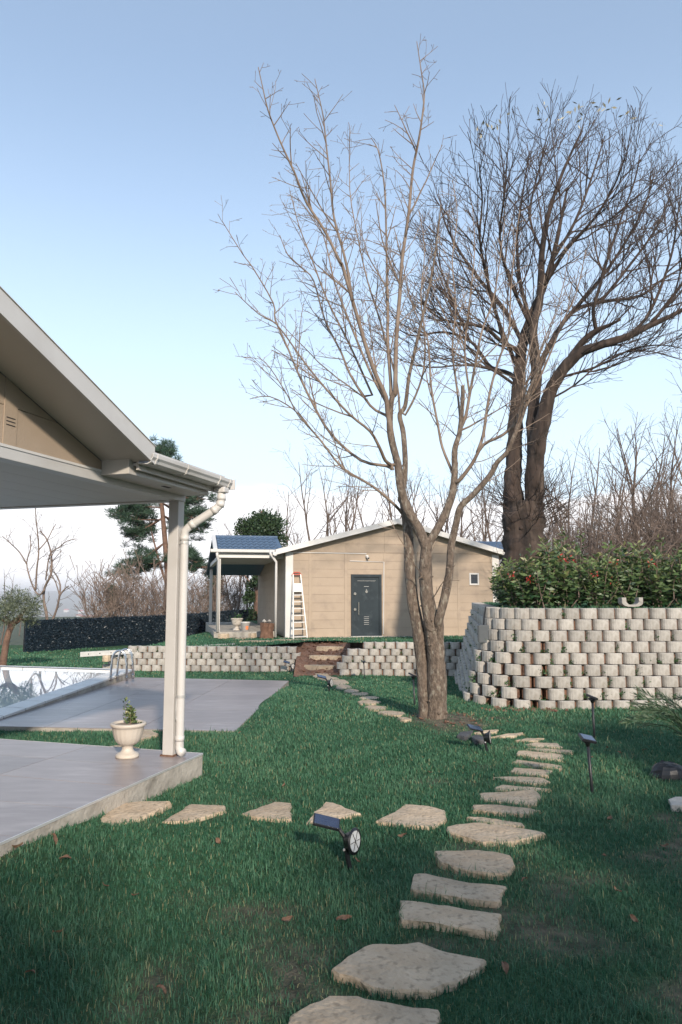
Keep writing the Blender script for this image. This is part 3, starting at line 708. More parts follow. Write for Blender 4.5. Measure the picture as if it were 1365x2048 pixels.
mb = MB(); fbox(mb, pc0 + .12, pc0 + .24, pe + .14, pe + .26, PFZ, PZE - .2); mb.build('porch_post', M_white, fh)
mb = MB(); fbox(mb, pc0 + .12, pc0 + .24, 7.2, 7.32, PFZ, PZE - .3); mb.build('porch_post', M_white, fh)
mb = MB(); mb.tube([FP(pc0 + .10, pe - .06, PZE - .03), FP(pc0 + .11, pe - .04, PZE - .16), FP(pc0 + .17, pe + .08, PZE - .32), FP(pc0 + .17, pe + .08, PFZ)], .045, 10); mb.build('porch_downpipe', M_white, fh, True)
porch_roof(sR + .02, sR + 1.7, False)

# ------------------------------------------------------------------ things by the far house
def block_mesh(wd=.25, dp_=.23, h=.155, th=.05):
    """horseshoe planter block: ribbed round front, open back"""
    outer = []; nA = 20
    for k in range(nA + 1):
        t = math.pi * (k / nA); c, s_ = math.cos(t), math.sin(t)
        x = wd / 2 * math.copysign(abs(c) ** .72, c); y = -.115 * abs(s_) ** .9
        if 0 < k < nA and k % 2: y += .0035
        outer.append((x, y))
    outer = [(wd / 2, .11)] + outer + [(-wd / 2, .11)]
    inner = [(x * (1 - 2 * th / wd), y + th if y < 0 else y) for x, y in outer]
    n = len(outer); vs = []; fs = []
    for z, ring in ((0, outer), (h - .008, outer), (h, [(x * .975, y + .004) for x, y in outer]), (h, inner), (0, inner)):
        vs += [(x, y, z) for x, y in ring]
    for r in range(5):
        a, b = r * n, ((r + 1) % 5) * n
        for k in range(n - 1): fs.append((a + k, b + k, b + k + 1, a + k + 1))
    fs.append(tuple(r * n for r in range(5))); fs.append(tuple(r * n + n - 1 for r in range(4, -1, -1)))
    me = bpy.data.meshes.new('block'); me.from_pydata(vs, [], fs)
    bm = bmesh.new(); bm.from_mesh(me); bmesh.ops.recalc_face_normals(bm, faces=bm.faces); bm.to_mesh(me); bm.free()
    me.materials.append(M_conc); return me
BLK = [block_mesh(.248 + d, .23, .155) for d in (0, .004, -.006)]
RH, PT = .163, .264
def path_frame(path):
    L_ = [0]
    for a, b in zip(path[:-1], path[1:]): L_.append(L_[-1] + (Vector(b) - Vector(a)).length)
    def at(t):
        for i in range(len(path) - 1):
            if t <= L_[i + 1] or i == len(path) - 2:
                q = (t - L_[i]) / (L_[i + 1] - L_[i]); a, b = Vector(path[i]), Vector(path[i + 1])
                def nrm(j):
                    j0, j1 = max(j - 1, 0), min(j + 1, len(path) - 1); e = (Vector(path[j1]) - Vector(path[j0])).normalized(); return Vector((-e.y, e.x, 0))
                return a.lerp(b, q), nrm(i).lerp(nrm(i + 1), q).normalized()
    return L_[-1], at
WALL_SPOTS = []
def block_wall(name, label, path, rows, z0, back, start=None, gfn=zl, rng=RNG, stop=None):
    """rows of planter blocks along a path (its left-hand side is the inside of the bank)"""
    ln, at = path_frame(path); p0 = Vector(path[0]); root = empty(name, (p0.x, p0.y, z0(0)), label, 'retaining wall')
    soil = MB()
    for i in range(rows[0], rows[1]):
        t = (PT / 2 if i % 2 else 0) + (start(i) if start else 0); prev = None
        while t < ln - (stop(i) if stop else 0):
            p, nv = at(t); q = p + nv * (back * i + rng.uniform(-.008, .008)); z = z0(t / ln) + i * RH
            if z + RH > gfn(p.x, p.y) + .03:
                o = link('block', rng.choice(BLK), None, root); ang = math.atan2(nv.y, nv.x) - math.pi / 2 + rng.uniform(-.05, .05)
                o.location = Vector((q.x, q.y, z)) - root.location; o.rotation_euler = (rng.uniform(-.02, .02), rng.uniform(-.015, .015), ang)
                WALL_SPOTS.append((q.copy(), nv.copy(), z, root))
                c = q + nv * .11 + ZA * (z + RH * .40); ex = Vector((nv.y, -nv.x, 0))
                soil.box(c, (PT * 1.06, .26, RH * rng.uniform(.72, .93)), (ex, nv, ZA))
            dn = (at(min(ln, t + .15))[1] - nv).length; t += PT * rng.uniform(.985, 1.02) * (1 + min(.30, dn * 1.9))
    soil.build('soil', M_soil, root)
    return root
arc = []
cc = Vector((2.98, 11.66, 0))
for k in range(7):
    t = math.radians(-92 - k * 13.5); arc.append((cc.x + .97 * math.cos(t), cc.y + .97 * math.sin(t), 0))
big = [(6.6, 10.92, 0), (5.0, 10.80, 0), (3.6, 10.70, 0)] + arc + [(return_x(12.6), 12.6, 0), (return_x(14.5), 14.5, 0), (return_x(16.5), 16.5, 0), (return_x(18.1), 18.1, 0)]
big = big[::-1]                                 # from the far end to the right, bank on the left-hand side
big_l = [Vector(p) for p in big]
block_wall('planter_wall', 'tall curved retaining wall of grey planter blocks below the shrubs', big, (-2, 9), lambda t: -.03, .046)
lr = [(0.02, 18.10, 0), (1.4, 18.08, 0), (2.95, 18.0, 0)]
block_wall('planter_wall', 'low planter block wall right of the soil steps below the steel door', lr, (0, 5), lambda t: -.345, .012, start=lambda i: (.25, 0, .5, 1.0, 2.5)[i] * PT - (PT / 2 if i % 2 else 0))
ll = [(-6.20, 19.62, 0), (-3.5, 19.45, 0), (-.92, 19.30, 0)]
block_wall('planter_wall', 'low planter block wall behind the patio, left of the soil steps', ll, (0, 4), lambda t: -.38, .012, start=lambda i: (0, 0, 0, 2 * PT)[i], stop=lambda i: (.1, 0, .05, .15)[i])
# loose block on top of the tall wall, lying on its back
p = atY(1256, 1212, 11.2)
o = link('planter_block', BLK[0], None); o.location = (p.x, p.y, 1.42 + .115); o.rotation_euler = (math.radians(90), 0, math.radians(180))
o.location = (p.x, 11.16, 1.585); o.rotation_euler = (math.radians(90), 0, 0); o.location.z = 1.52; o.scale = (1.3, .62, 1)
tag(o, 'single upturned concrete planter block lying on top of the tall wall', 'planter block')
# grey junction box on the wall's return
c = atY(971, 1265, 12.5)
jb = empty('junction_box', (2.22, 11.42, .89), 'grey electrical junction box fixed to the tall planter wall', 'junction box')
jc = Vector((2.22, 11.42, 1.03)); jx = (Vector((.14, 1, 0)).normalized(), Vector((-1, .14, 0)).normalized(), ZA)
mb = MB(); mb.box(jc, (.22, .16, .27), jx); bx_ = mb.build('case', M_grey, jb, False, .008)
mb = MB(); mb.box(jc + jx[1] * .085, (.20, .012, .25), jx); mb.build('cover', M_grey, jb, False, .004)
mb = MB(); mb.tube([jc + ZA * .12, jc + ZA * .25 + jx[1] * -.01, jc + ZA * .42 + jx[1] * -.04], .012, 6); mb.build('cable', M_black, jb)

# soil ramp with stone steps between the low walls
def ramp_z(x, y): return -.37 + .66 * min(1, max(0, (y - 18.0) / 2.3))
V = []; F = []; nx, ny = 18, 30
for j in range(ny + 1):
    for i in range(nx + 1):
        x = -1.15 + i * 1.40 / nx; y = 17.7 + j * 3.1 / ny
        e = .05 * mnoise.noise((x * 5, y * 5, 2.0)) + .03 * mnoise.noise((x * 13, y * 13, 4.0)); xs = abs(x + .45) / .65
        V.append((x, y, ramp_z(x, y) + e + .10 * max(0, xs - .55)))
for j in range(ny):
    for i in range(nx): F.append((j * (nx + 1) + i, j * (nx + 1) + i + 1, (j + 1) * (nx + 1) + i + 1, (j + 1) * (nx + 1) + i))
me = bpy.data.meshes.new('soil_path'); me.from_pydata(V, [], F); link('soil_path', me, M_soil, None, True)['kind'] = 'structure'
# clods on the soil path and at the foot of the tall wall and the tree
mb = MB(); cr_ = random.Random(5)
def clod(mb, p, r):
    vs = [Vector(p) + Vector((cr_.uniform(.7, 1.2) * r * a, cr_.uniform(.7, 1.2) * r * b, cr_.uniform(.5, .9) * r * c)) for a, b, c in ((1, 0, 0), (0, 1, 0), (-1, 0, 0), (0, -1, 0), (0, 0, 1), (0, 0, -1))]
    mb.add(vs, [(0, 1, 4), (1, 2, 4), (2, 3, 4), (3, 0, 4), (1, 0, 5), (2, 1, 5), (3, 2, 5), (0, 3, 5)])
for _ in range(170):
    x, y = cr_.uniform(-1.05, .15), cr_.uniform(17.8, 20.4); clod(mb, (x, y, ramp_z(x, y) + .02), cr_.uniform(.02, .06))
for _ in range(70):
    x, y = cr_.uniform(2.0, 3.2), cr_.uniform(10.4, 10.75); clod(mb, (x, y, zl(x, y) + .01), cr_.uniform(.012, .05))
for _ in range(90):
    a, r = cr_.uniform(0, 6.28), cr_.uniform(.2, .62); x, y = TREE.x + .2 + r * math.cos(a) * 1.2, TREE.y + r * math.sin(a); clod(mb, (x, y, zl(x, y) + .01), cr_.uniform(.008, .022))
tag(mb.build('soil_clods', M_soil), 'loose reddish soil clods at the tree foot, wall foot and soil steps', 'soil', None, 'stuff')

# ------------------------------------------------------------------ trees
def rdir(d, ang, rng, az=None):
    d = d.normalized(); a = d.orthogonal().normalized(); b = d.cross(a); t = rng.uniform(0, 6.283) if az is None else az
    return d * math.cos(ang) + (a * math.cos(t) + b * math.sin(t)) * math.sin(ang)
def shoot(mb, p, d, ln, r, lv, spec, rng):
    s = spec[lv]; n = max(2, int(round(ln / s['seg']))); pts = [p.copy()]; d = d.normalized(); ds = [d]
    for i in range(n):
        d = (d + Vector((rng.gauss(0, 1), rng.gauss(0, 1), rng.gauss(0, 1))) * s['w'] + Vector((0, 0, s['up']))).normalized()
        pts.append(pts[-1] + d * (ln / n)); ds.append(d)
    e = s.get('end', .35); rad = [max(r * (1 - (1 - e) * i / n), s.get('min', .003)) for i in range(n + 1)]
    mb.tube(pts, rad, s.get('sides', 3), False)
    if s.get('bud'): mb.tube([pts[-1], pts[-1] + d * .02], [rad[-1] * 1.9, rad[-1] * .6], 3, False)
    if lv + 1 < len(spec): sprout(mb, pts, rad, lv + 1, spec, rng, s.get('from', .15))
def sprout(mb, pts, rad, lv, spec, rng, t0=.15, mult=1.0):
    s = spec[lv]; L_ = [0]
    for a, b in zip(pts[:-1], pts[1:]): L_.append(L_[-1] + (b - a).length)
    tot = L_[-1]; k = tot * (1 - t0) * s['den'] * mult; k = int(k) + (rng.random() < k - int(k))
    for j in range(k):
        q = tot * (t0 + (1 - t0) * (j + rng.random()) / max(1, k))
        i = max(x for x in range(len(L_) - 1) if L_[x] <= q + 1e-6); f = (q - L_[i]) / max(1e-6, L_[i + 1] - L_[i])
        a, b = pts[i], pts[i + 1]; p = a.lerp(b, f); r = rad[i] * (1 - f) + rad[i + 1] * f
        fr = q / tot; ln = s['len'] * rng.uniform(.55, 1.25) * (1 - s.get('shrink', .45) * fr)
        d = rdir(b - a, rng.uniform(*s['ang']), rng)
        if s.get('noDown') and d.z < -.15: d.z *= -.5
        shoot(mb, p, d, ln, min(r * .75, s['r'] * rng.uniform(.8, 1.2)), lv, spec, rng)
def traced(px, Y0, drift, w0, w1, p0=None):
    n = len(px); pts = []; rad = []
    for i, (x, y) in enumerate(px):
        t = i / (n - 1); Y = Y0 + drift * t; pts.append(atY(x, y, Y)); rad.append((w0 + (w1 - w0) * t) / 2 * Y / FPX)
    return smooth_line(pts, rad)
PTS = []
def snap(px, Y0, drift, w0, w1, first=False):
    """a traced limb whose foot takes the depth of the wood it grows from"""
    x, y = px[0]; foot_ = None
    if PTS and not first: q = min(PTS, key=lambda q: (q[0] - x) ** 2 + (q[1] - y) ** 2); Y0 = q[2]; foot_ = q[3]
    P, R = traced(px, Y0, drift, w0, w1)
    if foot_ is not None and (foot_ - P[0]).length > .01: P = [foot_] + P; R = [R[0]] + R
    for p in P:
        d = p - Vector((0, 0, CZ)); cy_ = -d.y * SP + d.z * CP; cz_ = d.y * CP + d.z * SP
        PTS.append((682.5 + FPX * d.x / cz_, 1024 - FPX * cy_ / cz_, p.y, p.copy()))
    return P, R
def smooth_line(pts, rad, sub=3):
    P = []; R = []; n = len(pts)
    for i in range(n - 1):
        p0, p1, p2, p3 = pts[max(i - 1, 0)], pts[i], pts[i + 1], pts[min(i + 2, n - 1)]
        for k in range(sub):
            t = k / sub
            P.append(0.5 * ((2 * p1) + (p2 - p0) * t + (2 * p0 - 5 * p1 + 4 * p2 - p3) * t * t + (3 * p1 - p0 - 3 * p2 + p3) * t ** 3)); R.append(rad[i] * (1 - t) + rad[i + 1] * t)
    P.append(pts[-1]); R.append(rad[-1]); return P, R

# --- the pruned many-stemmed fruit tree on the lawn
tree = empty('fruit_tree', (TREE.x, TREE.y, zl(TREE.x, TREE.y) - .05), 'bare pruned fruit tree with three leaning grey stems on the lawn', 'tree')
rt = random.Random(11); YT = TREE.y
def squash(ls, y0, k): return [([(x, y if y > y0 else y0 - (y0 - y) * k) for x, y in l[0]],) + tuple(l[1:]) for l in ls]
SW = .86
stems = [([(853, 1456), (850, 1400), (846, 1339), (836, 1252), (827, 1208), (821, 1149), (817, 1076), (812, 1032), (804, 985), (797, 940)], -.02, .12, 34, 17),
         ([(873, 1458), (874, 1400), (873, 1330), (868, 1270), (862, 1240), (855, 1193), (852, 1134), (853, 1085)], -.05, -.10, 50, 25),
         ([(876, 1330), (878, 1290), (879, 1255), (879, 1237), (890, 1193), (899, 1149), (903, 1090), (913, 1046), (922, 1014), (948, 988), (979, 952), (995, 925), (1014, 905), (1026, 878), (1046, 831), (1061, 776), (1080, 735)], -.12, -.7, 24, 6),
         ([(853, 1095), (837, 1055), (814, 1017), (802, 973), (796, 929), (786, 890), (780, 850), (784, 800), (793, 778)], -.12, -.15, 24, 12),
         ([(853, 1095), (872, 1064), (890, 1029), (905, 988), (910, 944), (910, 900), (920, 862), (926, 800), (926, 772)], -.12, .2, 21, 8),
         ([(802, 1000), (811, 940), (807, 866), (800, 830), (811, 811), (818, 756), (829, 705), (851, 610), (866, 537), (876, 470), (882, 410)], .1, .5, 14, 3)]
limbs = [([(786, 880), (776, 826), (772, 793), (752, 749), (734, 698), (719, 646), (703, 592), (686, 533), (679, 521), (650, 462), (613, 404), (591, 349), (569, 297), (554, 257), (536, 202), (525, 147), (517, 105)], -.2, -.9, 11, 1.8),
         ([(703, 592), (697, 548), (686, 500), (668, 433), (661, 360), (653, 286), (648, 228), (642, 191), (630, 132)], -.55, -.4, 6.5, 1.6),
         ([(782, 790), (782, 764), (776, 683), (776, 610), (774, 537), (774, 528), (771, 396), (765, 341), (756, 294), (743, 268)], -.1, .6, 8, 1.6),
         ([(790, 790), (791, 775), (793, 683), (800, 592), (805, 518), (818, 426), (826, 341), (837, 279), (844, 228), (849, 169), (844, 122), (834, 46)], -.1, -.4, 10.5, 1.6),
         ([(780, 838), (771, 830), (741, 811), (701, 749), (683, 705), (650, 639), (628, 562), (606, 537), (577, 511), (560, 470)], -.2, .8, 6.5, 1.6),
         ([(783, 930), (771, 921), (760, 896), (741, 863), (701, 830), (650, 775), (606, 720), (555, 650), (518, 628), (470, 584)], -.15, -1.2, 7.5, 1.6),
         ([(786, 940), (774, 932), (723, 921), (664, 870), (628, 811), (598, 749), (577, 698), (551, 639), (547, 606), (507, 537), (485, 507), (446, 444)], -.1, .5, 7, 1.5),
         ([(804, 1026), (790, 1010), (745, 972), (686, 936), (642, 881), (613, 848), (588, 819), (540, 793), (500, 798)], 0, -.9, 6.5, 1.6),
         ([(590, 820), (575, 790), (540, 735), (515, 712)], -.5, -.2, 3, 1.4),
         ([(778, 815), (745, 752), (722, 700), (690, 620), (668, 560), (655, 500), (640, 455), (600, 400)], -.2, .9, 6, 1.5),
         ([(745, 790), (700, 690), (655, 600), (625, 520), (598, 450), (580, 380)], -.2, 1.2, 5, 1.5),
         ([(800, 830), (793, 760), (760, 640), (735, 560), (715, 470), (700, 380), (700, 250)], .2, 1.1, 5, 1.4),
         ([(811, 830), (832, 790), (848, 738), (850, 670), (842, 590), (850, 500), (838, 420)], .2, -.6, 5, 1.5),
         ([(905, 945), (902, 937), (885, 894), (877, 854), (863, 776), (859, 709), (853, 670), (830, 623), (812, 560), (800, 480)], .0, .7, 6.5, 1.6),
         ([(910, 940), (912, 894), (920, 862), (932, 831), (940, 788), (951, 729), (965, 660), (987, 600), (1000, 520), (1010, 440)], .05, .5, 9, 1.8),
         ([(910, 965), (920, 960), (944, 929), (967, 890), (1006, 870), (1038, 839), (1065, 788), (1097, 717), (1128, 639), (1155, 580), (1172, 500)], .05, -.9, 9, 1.8),
         ([(955, 905), (967, 870), (975, 815), (985, 764), (1002, 709), (1018, 670), (1022, 580), (1030, 500), (1040, 420)], -.1, .8, 7, 1.6),
         ([(922, 850), (915, 780), (905, 700), (912, 610), (905, 520), (915, 430), (905, 360)], .2, 1.0, 5, 1.4),
         ([(940, 790), (930, 700), (940, 600), (950, 500), (945, 410)], .3, .6, 4.5, 1.4),
         ([(1014, 905), (1040, 830), (1050, 740), (1075, 640), (1090, 550)], -.5, -.3, 5, 1.5),
         ([(1030, 870), (1050, 780), (1085, 690), (1120, 600), (1140, 500)], -.5, .5, 4.5, 1.4)]
limbs = squash(limbs, 330, .87)
spec1 = [None,
         dict(seg=.13, w=.085, up=.05, den=7.0, len=.80, ang=(.5, 1.05), r=.0075, end=.4, sides=4, min=.0032, noDown=1, shrink=.72),
         dict(seg=.08, w=.12, up=.06, den=6.5, len=.24, ang=(.5, 1.15), r=.0042, end=.6, sides=3, min=.0026, bud=1, shrink=.3, **{'from': .1}),
         dict(seg=.05, w=.1, up=.03, den=5.5, len=.06, ang=(.6, 1.3), r=.0034, end=.8, sides=3, min=.0026, bud=1)]
specM = [None, dict(seg=.16, w=.055, up=.06, den=1.15, len=1.45, ang=(.35, .75), r=.0125, end=.35, sides=5, min=.004, noDown=1, shrink=.82, **{'from': .12}), dict(spec1[1], den=5.2, len=.5), dict(spec1[2], den=5.0, len=.2), spec1[3]]
stm = MB(); br = MB(); tw = MB()
SP_ = []
for i, (px, y0, dr_, w0, w1) in enumerate(stems):
    P, R = snap(px, YT + y0, dr_, w0 * SW, w1 * SW, i < 2); SP_.append((P, R)); P2, R2 = smooth_line(P, R, 4); stm.tube(P2, R2, 24, True, None, .16, px[0][0])
    sprout(tw, P[len(P) // 2:], R[len(P) // 2:], 1, spec1, rt, .1, .35)
for px, y0, dr_, w0, w1 in limbs:
    P, R = snap(px, YT + y0, dr_, w0, w1); br.tube(P, [max(r, .004) for r in R], 7, True, None, .10, px[0][0])
    sprout(tw, P, R, 1, spec1, rt, .12); sprout(tw, P, R, 1, specM, rt, .15)
# knots, flaking bark plates
for _ in range(150):
    P, R = SP_[rt.choice((0, 0, 1, 1, 1, 2, 3, 4))]; i = rt.randrange(len(P) - 1)
    d = rdir(P[i + 1] - P[i], math.pi / 2, rt); c = P[i] + d * R[i] * .96; stm.tube([c - d * .02, c + d * R[i] * rt.uniform(.06, .2)], [R[i] * rt.uniform(.15, .4), R[i] * .08], 6)
stm.build('trunk', M_bark1, tree, True); br.build('branch', M_twig1, tree, True); o = tw.build('crown', M_twig1, tree); o['kind'] = 'stuff'
for i in (3, 4):
    P, R = SP_[i]; d = (P[-1] - P[-2]).normalized()
    mb = MB(); mb.tube([P[-1] + d * .001, P[-1] + d * .006], R[-1] * .9, 12); mb.build('pruning_cut', M_cut, tree)

# --- the big oak behind the wall
YO = 17.0
oak = empty('oak_tree', (atY(1050, 1100, YO).x, YO, 1.1), 'huge bare oak with forked dark trunk and dense crown behind the shrubs', 'tree')
ro = random.Random(21)
om = [([(1050, 1210), (1050, 1150), (1049, 1100), (1047, 1060), (1048, 1030), (1049, 1006)], 0, 0, 88, 78),
      ([(1036, 1060), (1028, 1000), (1026, 950), (1028, 913), (1032, 835), (1038, 760), (1045, 690), (1060, 640), (1085, 580), (1105, 520), (1120, 440), (1135, 350)], 0, .6, 42, 4),
      ([(1064, 1060), (1068, 1000), (1070, 950), (1075, 894), (1091, 823), (1104, 776), (1128, 737), (1163, 705), (1202, 690), (1253, 674), (1300, 651), (1365, 620), (1425, 575)], 0, -1.6, 42, 5),
      ([(1070, 940), (1066, 835), (1073, 749), (1066, 660), (1080, 600), (1085, 500), (1100, 400), (1130, 300), (1165, 210)], .2, 1.0, 28, 3)]
ol = [([(1038, 770), (1020, 748), (983, 735), (963, 709), (940, 682), (889, 664), (830, 672), (800, 660)], 0, 1.2, 15, 4),
      ([(1044, 715), (1030, 698), (1002, 682), (967, 654), (908, 645), (870, 630), (840, 600)], 0, -1.5, 17, 4),
      ([(1048, 690), (1010, 620), (960, 560), (920, 500), (890, 430), (880, 370)], .1, 1.6, 14, 4),
      ([(1040, 745), (1000, 650), (975, 560), (960, 470), (965, 380), (958, 290)], .1, -1.6, 13, 4),
      ([(1128, 737), (1163, 686), (1191, 662), (1215, 652), (1242, 639)], -.4, -.4, 22, 9),
      ([(1193, 662), (1187, 619), (1198, 580), (1215, 520), (1240, 430), (1270, 330), (1280, 270)], -.7, -.5, 12, 4),
      ([(1073, 749), (1100, 690), (1144, 625), (1202, 604), (1281, 592), (1330, 555), (1400, 520)], .3, 2.2, 18, 4),
      ([(1253, 674), (1290, 640), (1320, 580), (1345, 500), (1355, 420), (1365, 340)], -1.2, .3, 11, 4),
      ([(1085, 580), (1130, 500), (1190, 420), (1230, 340), (1255, 260)], .4, -1.4, 13, 4),
      ([(1060, 640), (1040, 560), (1035, 470), (1045, 370), (1060, 260)], .2, 1.5, 13, 4),
      ([(1105, 520), (1150, 430), (1185, 320), (1210, 225)], .5, 1.2, 11, 4),
      ([(1066, 660), (1020, 560), (1000, 470), (1010, 360), (1015, 270)], .4, -.8, 12, 4),
      ([(1085, 500), (1060, 420), (1075, 320), (1100, 225)], .6, .9, 9, 3),
      ([(1144, 625), (1200, 560), (1250, 480), (1290, 390), (1310, 310)], 1, 1.4, 12, 4),
      ([(1202, 604), (1260, 530), (1310, 450), (1340, 370)], 1.2, 1.5, 10, 4),
      ([(1300, 651), (1370, 560), (1420, 470), (1440, 380)], -1.3, -.6, 11, 4),
      ([(940, 682), (905, 600), (880, 530), (870, 460)], .8, .6, 8, 3),
      ([(1120, 755), (1190, 735), (1260, 700), (1320, 690), (1380, 700)], -.4, -1.2, 8, 3),
      ([(1098, 800), (1150, 770), (1210, 720), (1280, 700), (1365, 720)], -.3, 1.6, 6, 3),
      ([(1030, 770), (985, 740), (930, 730), (860, 735), (800, 720)], .1, -1.2, 9, 3)]
om = squash(om, 520, .84); ol = squash(ol, 520, .84)
spec2 = [None,
         dict(seg=.34, w=.10, up=.085, den=2.3, len=2.7, ang=(.3, .85), r=.022, end=.3, sides=5, min=.008, noDown=1, shrink=.62, **{'from': .1}),
         dict(seg=.22, w=.11, up=.09, den=3.2, len=1.15, ang=(.3, .75), r=.012, end=.45, sides=4, min=.006, noDown=1, **{'from': .08}),
         dict(seg=.16, w=.11, up=.08, den=6.0, len=.6, ang=(.3, .8), r=.0065, end=.6, sides=3, min=.0048)]
stm = MB(); br = MB(); tw = MB(); PTS.clear(); OP_ = []
for i, (px, y0, dr_, w0, w1) in enumerate(om):
    P, R = snap(px, YO + y0, dr_, w0, w1, i == 0); OP_.append((P, R)); P2, R2 = smooth_line(P, R, 3); stm.tube(P2, R2, 24, True, None, .22, px[0][1])
    if w0 < 60: sprout(tw, P[len(P) // 2:], R[len(P) // 2:], 1, spec2, ro, .05, .9)
for px, y0, dr_, w0, w1 in ol:
    P, R = snap(px, YO + y0, dr_ * 1.5, w0 * .72, w1 * .55); br.tube(P, R, 9, True, None, .16, px[0][1]); sprout(tw, P, R, 1, spec2, ro, .12, 1.1)
# water shoots on the lower trunks and burr collars
P, R = OP_[2]; sprout(tw, P[3:20], R[3:20], 2, spec2, ro, 0, 1.4)
P, R = OP_[1]; sprout(tw, P[3:14], R[3:14], 2, spec2, ro, 0, .8)
for _ in range(60):
    P, R = OP_[ro.choice((1, 2, 2, 0))]; i = ro.randrange(min(18, len(P) - 1))
    d = rdir(P[i + 1] - P[i], math.pi / 2, ro); c = P[i] + d * R[i] * .9; stm.tube([c - d * .03, c + d * R[i] * ro.uniform(.04, .16)], [R[i] * ro.uniform(.10, .24), R[i] * .06], 5)
for _ in range(60):
    P, R = OP_[0]; i = ro.randrange(len(P) - 8, len(P) - 1); d = rdir(P[i + 1] - P[i], ro.uniform(.9, 1.5), ro); shoot(tw, P[i] + d * R[i] * .8, d, ro.uniform(.5, 1.3), .012, 2, spec2, ro)
stm.build('trunk', M_bark2, oak, True); br.build('branch', M_bark2, oak, True); tw.build('crown', M_twig2, oak)['kind'] = 'stuff'
# pale seed leaves still on the topmost twigs
lr_ = np.random.default_rng(4); P = []
for x, y in ((960, 225), (1000, 205), (1080, 178), (1090, 200), (1130, 185), (1160, 178), (1200, 175), (1225, 165), (1150, 200), (1250, 190), (985, 220), (1310, 205)):
    for _ in range(5): q = atY(x + lr_.normal() * 9, y + lr_.normal() * 8 + 40, YO + lr_.normal() * .6); P.append(q[:])
V, F, T = leaf_cloud(np.array(P), lr_.normal(size=(len(P), 3)), np.full(len(P), .16), lr_, .35)
V -= np.array(oak.location); mesh_np('seed_leaf', V, F, M_seedleaf, oak, T, 'stuff')

# --- the wood behind: bare trees of three kinds, set out as copies
def bare_tree(name, h, seed, spread, m, twm, multi=1, den=1.0, rbase=.10):
    r = random.Random(seed); t = MB(); c = MB(); root = bpy.data.objects.new(name, None); COL.objects.link(root)
    sp = [dict(seg=h / 9, w=.07, up=.05, den=0, len=h, ang=(0, .1), r=rbase, end=.16, sides=7, min=.012),
          dict(seg=.55, w=.10, up=.06, den=1.35 * den, len=h * .30 * spread, ang=(.35, .9), r=rbase * .38, end=.3, sides=4, min=.012, noDown=1, **{'from': .15}),
          dict(seg=.38, w=.13, up=.05, den=1.9 * den, len=h * .14, ang=(.35, .9), r=min(.018, rbase * .3), end=.5, sides=3, min=.0065, **{'from': .1}),
          dict(seg=.30, w=.14, up=.04, den=2.6 * den, len=h * .07, ang=(.3, .9), r=min(.011, rbase * .25), end=.6, sides=3, min=.0052)]
    for k in range(multi):
        d = Vector((r.gauss(0, .12 + .1 * (multi > 1)), r.gauss(0, .12 + .1 * (multi > 1)), 1)).normalized(); n = 10; p = Vector((r.gauss(0, .15) * (multi > 1), r.gauss(0, .15) * (multi > 1), -.3)); P = [p]; hh = h * r.uniform(.75, 1)
        for i in range(n):
            d = (d + Vector((r.gauss(0, .07), r.gauss(0, .07), .06))).normalized(); P.append(P[-1] + d * hh / n)
        R = [rbase * (1 - .86 * i / n) for i in range(n + 1)]; t.tube(P, R, 7, False, None, .1, seed); sprout(c, P, R, 1, sp, r, .22)
    t.build('trunk', m, root, True); c.build('crown', twm, root)['kind'] = 'stuff'
    return root
protoA = bare_tree('bare_tree', 10.0, 31, 1.0, M_bark3, M_bark3)
protoB = bare_tree('bare_tree', 9.0, 32, 1.25, M_bark3, M_bark3, 2)
protoC = bare_tree('bare_tree', 7.0, 33, .8, M_bark4, M_bark4, 3, 1.0, .07)
protoD = bare_tree('bare_shrub', 3.6, 34, 1.0, M_bark4, M_bark4, 8, 1.6, .018)
protoE = bare_tree('bare_tree', 8.5, 35, .55, M_bark3, M_bark3, 1, .8, .075)
used = set()
def place(proto, x, y, Y, sc, rz, label, group, cat='tree', zb=None):
    """stand a copy so that its foot is in the ground below photo column x at depth Y"""
    if proto.name in used: o = copy_tree(proto)
    else: o = proto; used.add(proto.name)
    p = atY(x, y, Y); o.location = (p.x, Y, (zb if zb is not None else p.z)); o.rotation_euler = (0, 0, rz); o.scale = (sc, sc, sc)
    tag(o, label, cat, group); return o
rw = random.Random(55)
def ground_at(x, y):
    if y < 60 and -13 < x < 30 and keep_upper(x, y): return zu(x, y)
    return zl(x, y) if (-16 < x < 12 and y < 32) else far_z(x, y)
LB = 'slender bare tree in the wood behind the tan house'
LR = 'bare grey brown tree in the wood beyond the red berried shrubs'
for i in range(20):                             # behind the house roof
    x = 590 + i * 24 + rw.uniform(-14, 14); Y = rw.uniform(36, 52); P = atY(x, 1200, Y)
    place((protoA, protoE, protoB, protoE)[i % 4], x, 1200, Y, rw.uniform(.85, 1.2) * Y / 40, rw.uniform(0, 6.28), LB, 'bare trees behind the tan house', zb=ground_at(P.x, Y) - .1)
for i in range(34):                             # to the right, beyond the shrubs
    x = 1080 + (i % 17) * 22 + rw.uniform(-14, 14); Y = rw.uniform(25, 31) if i < 17 else rw.uniform(34, 50); P = atY(x, 1200, Y)
    place((protoC, protoB, protoC, protoA)[i % 4], x, 1200, Y, rw.uniform(.68, .95) * (.72 if i % 4 == 3 else 1) * (.78 + .34 * (i % 17) / 16) * Y / 27, rw.uniform(0, 6.28), LR, 'bare trees beyond the shrubs', zb=ground_at(P.x, Y) - .1)
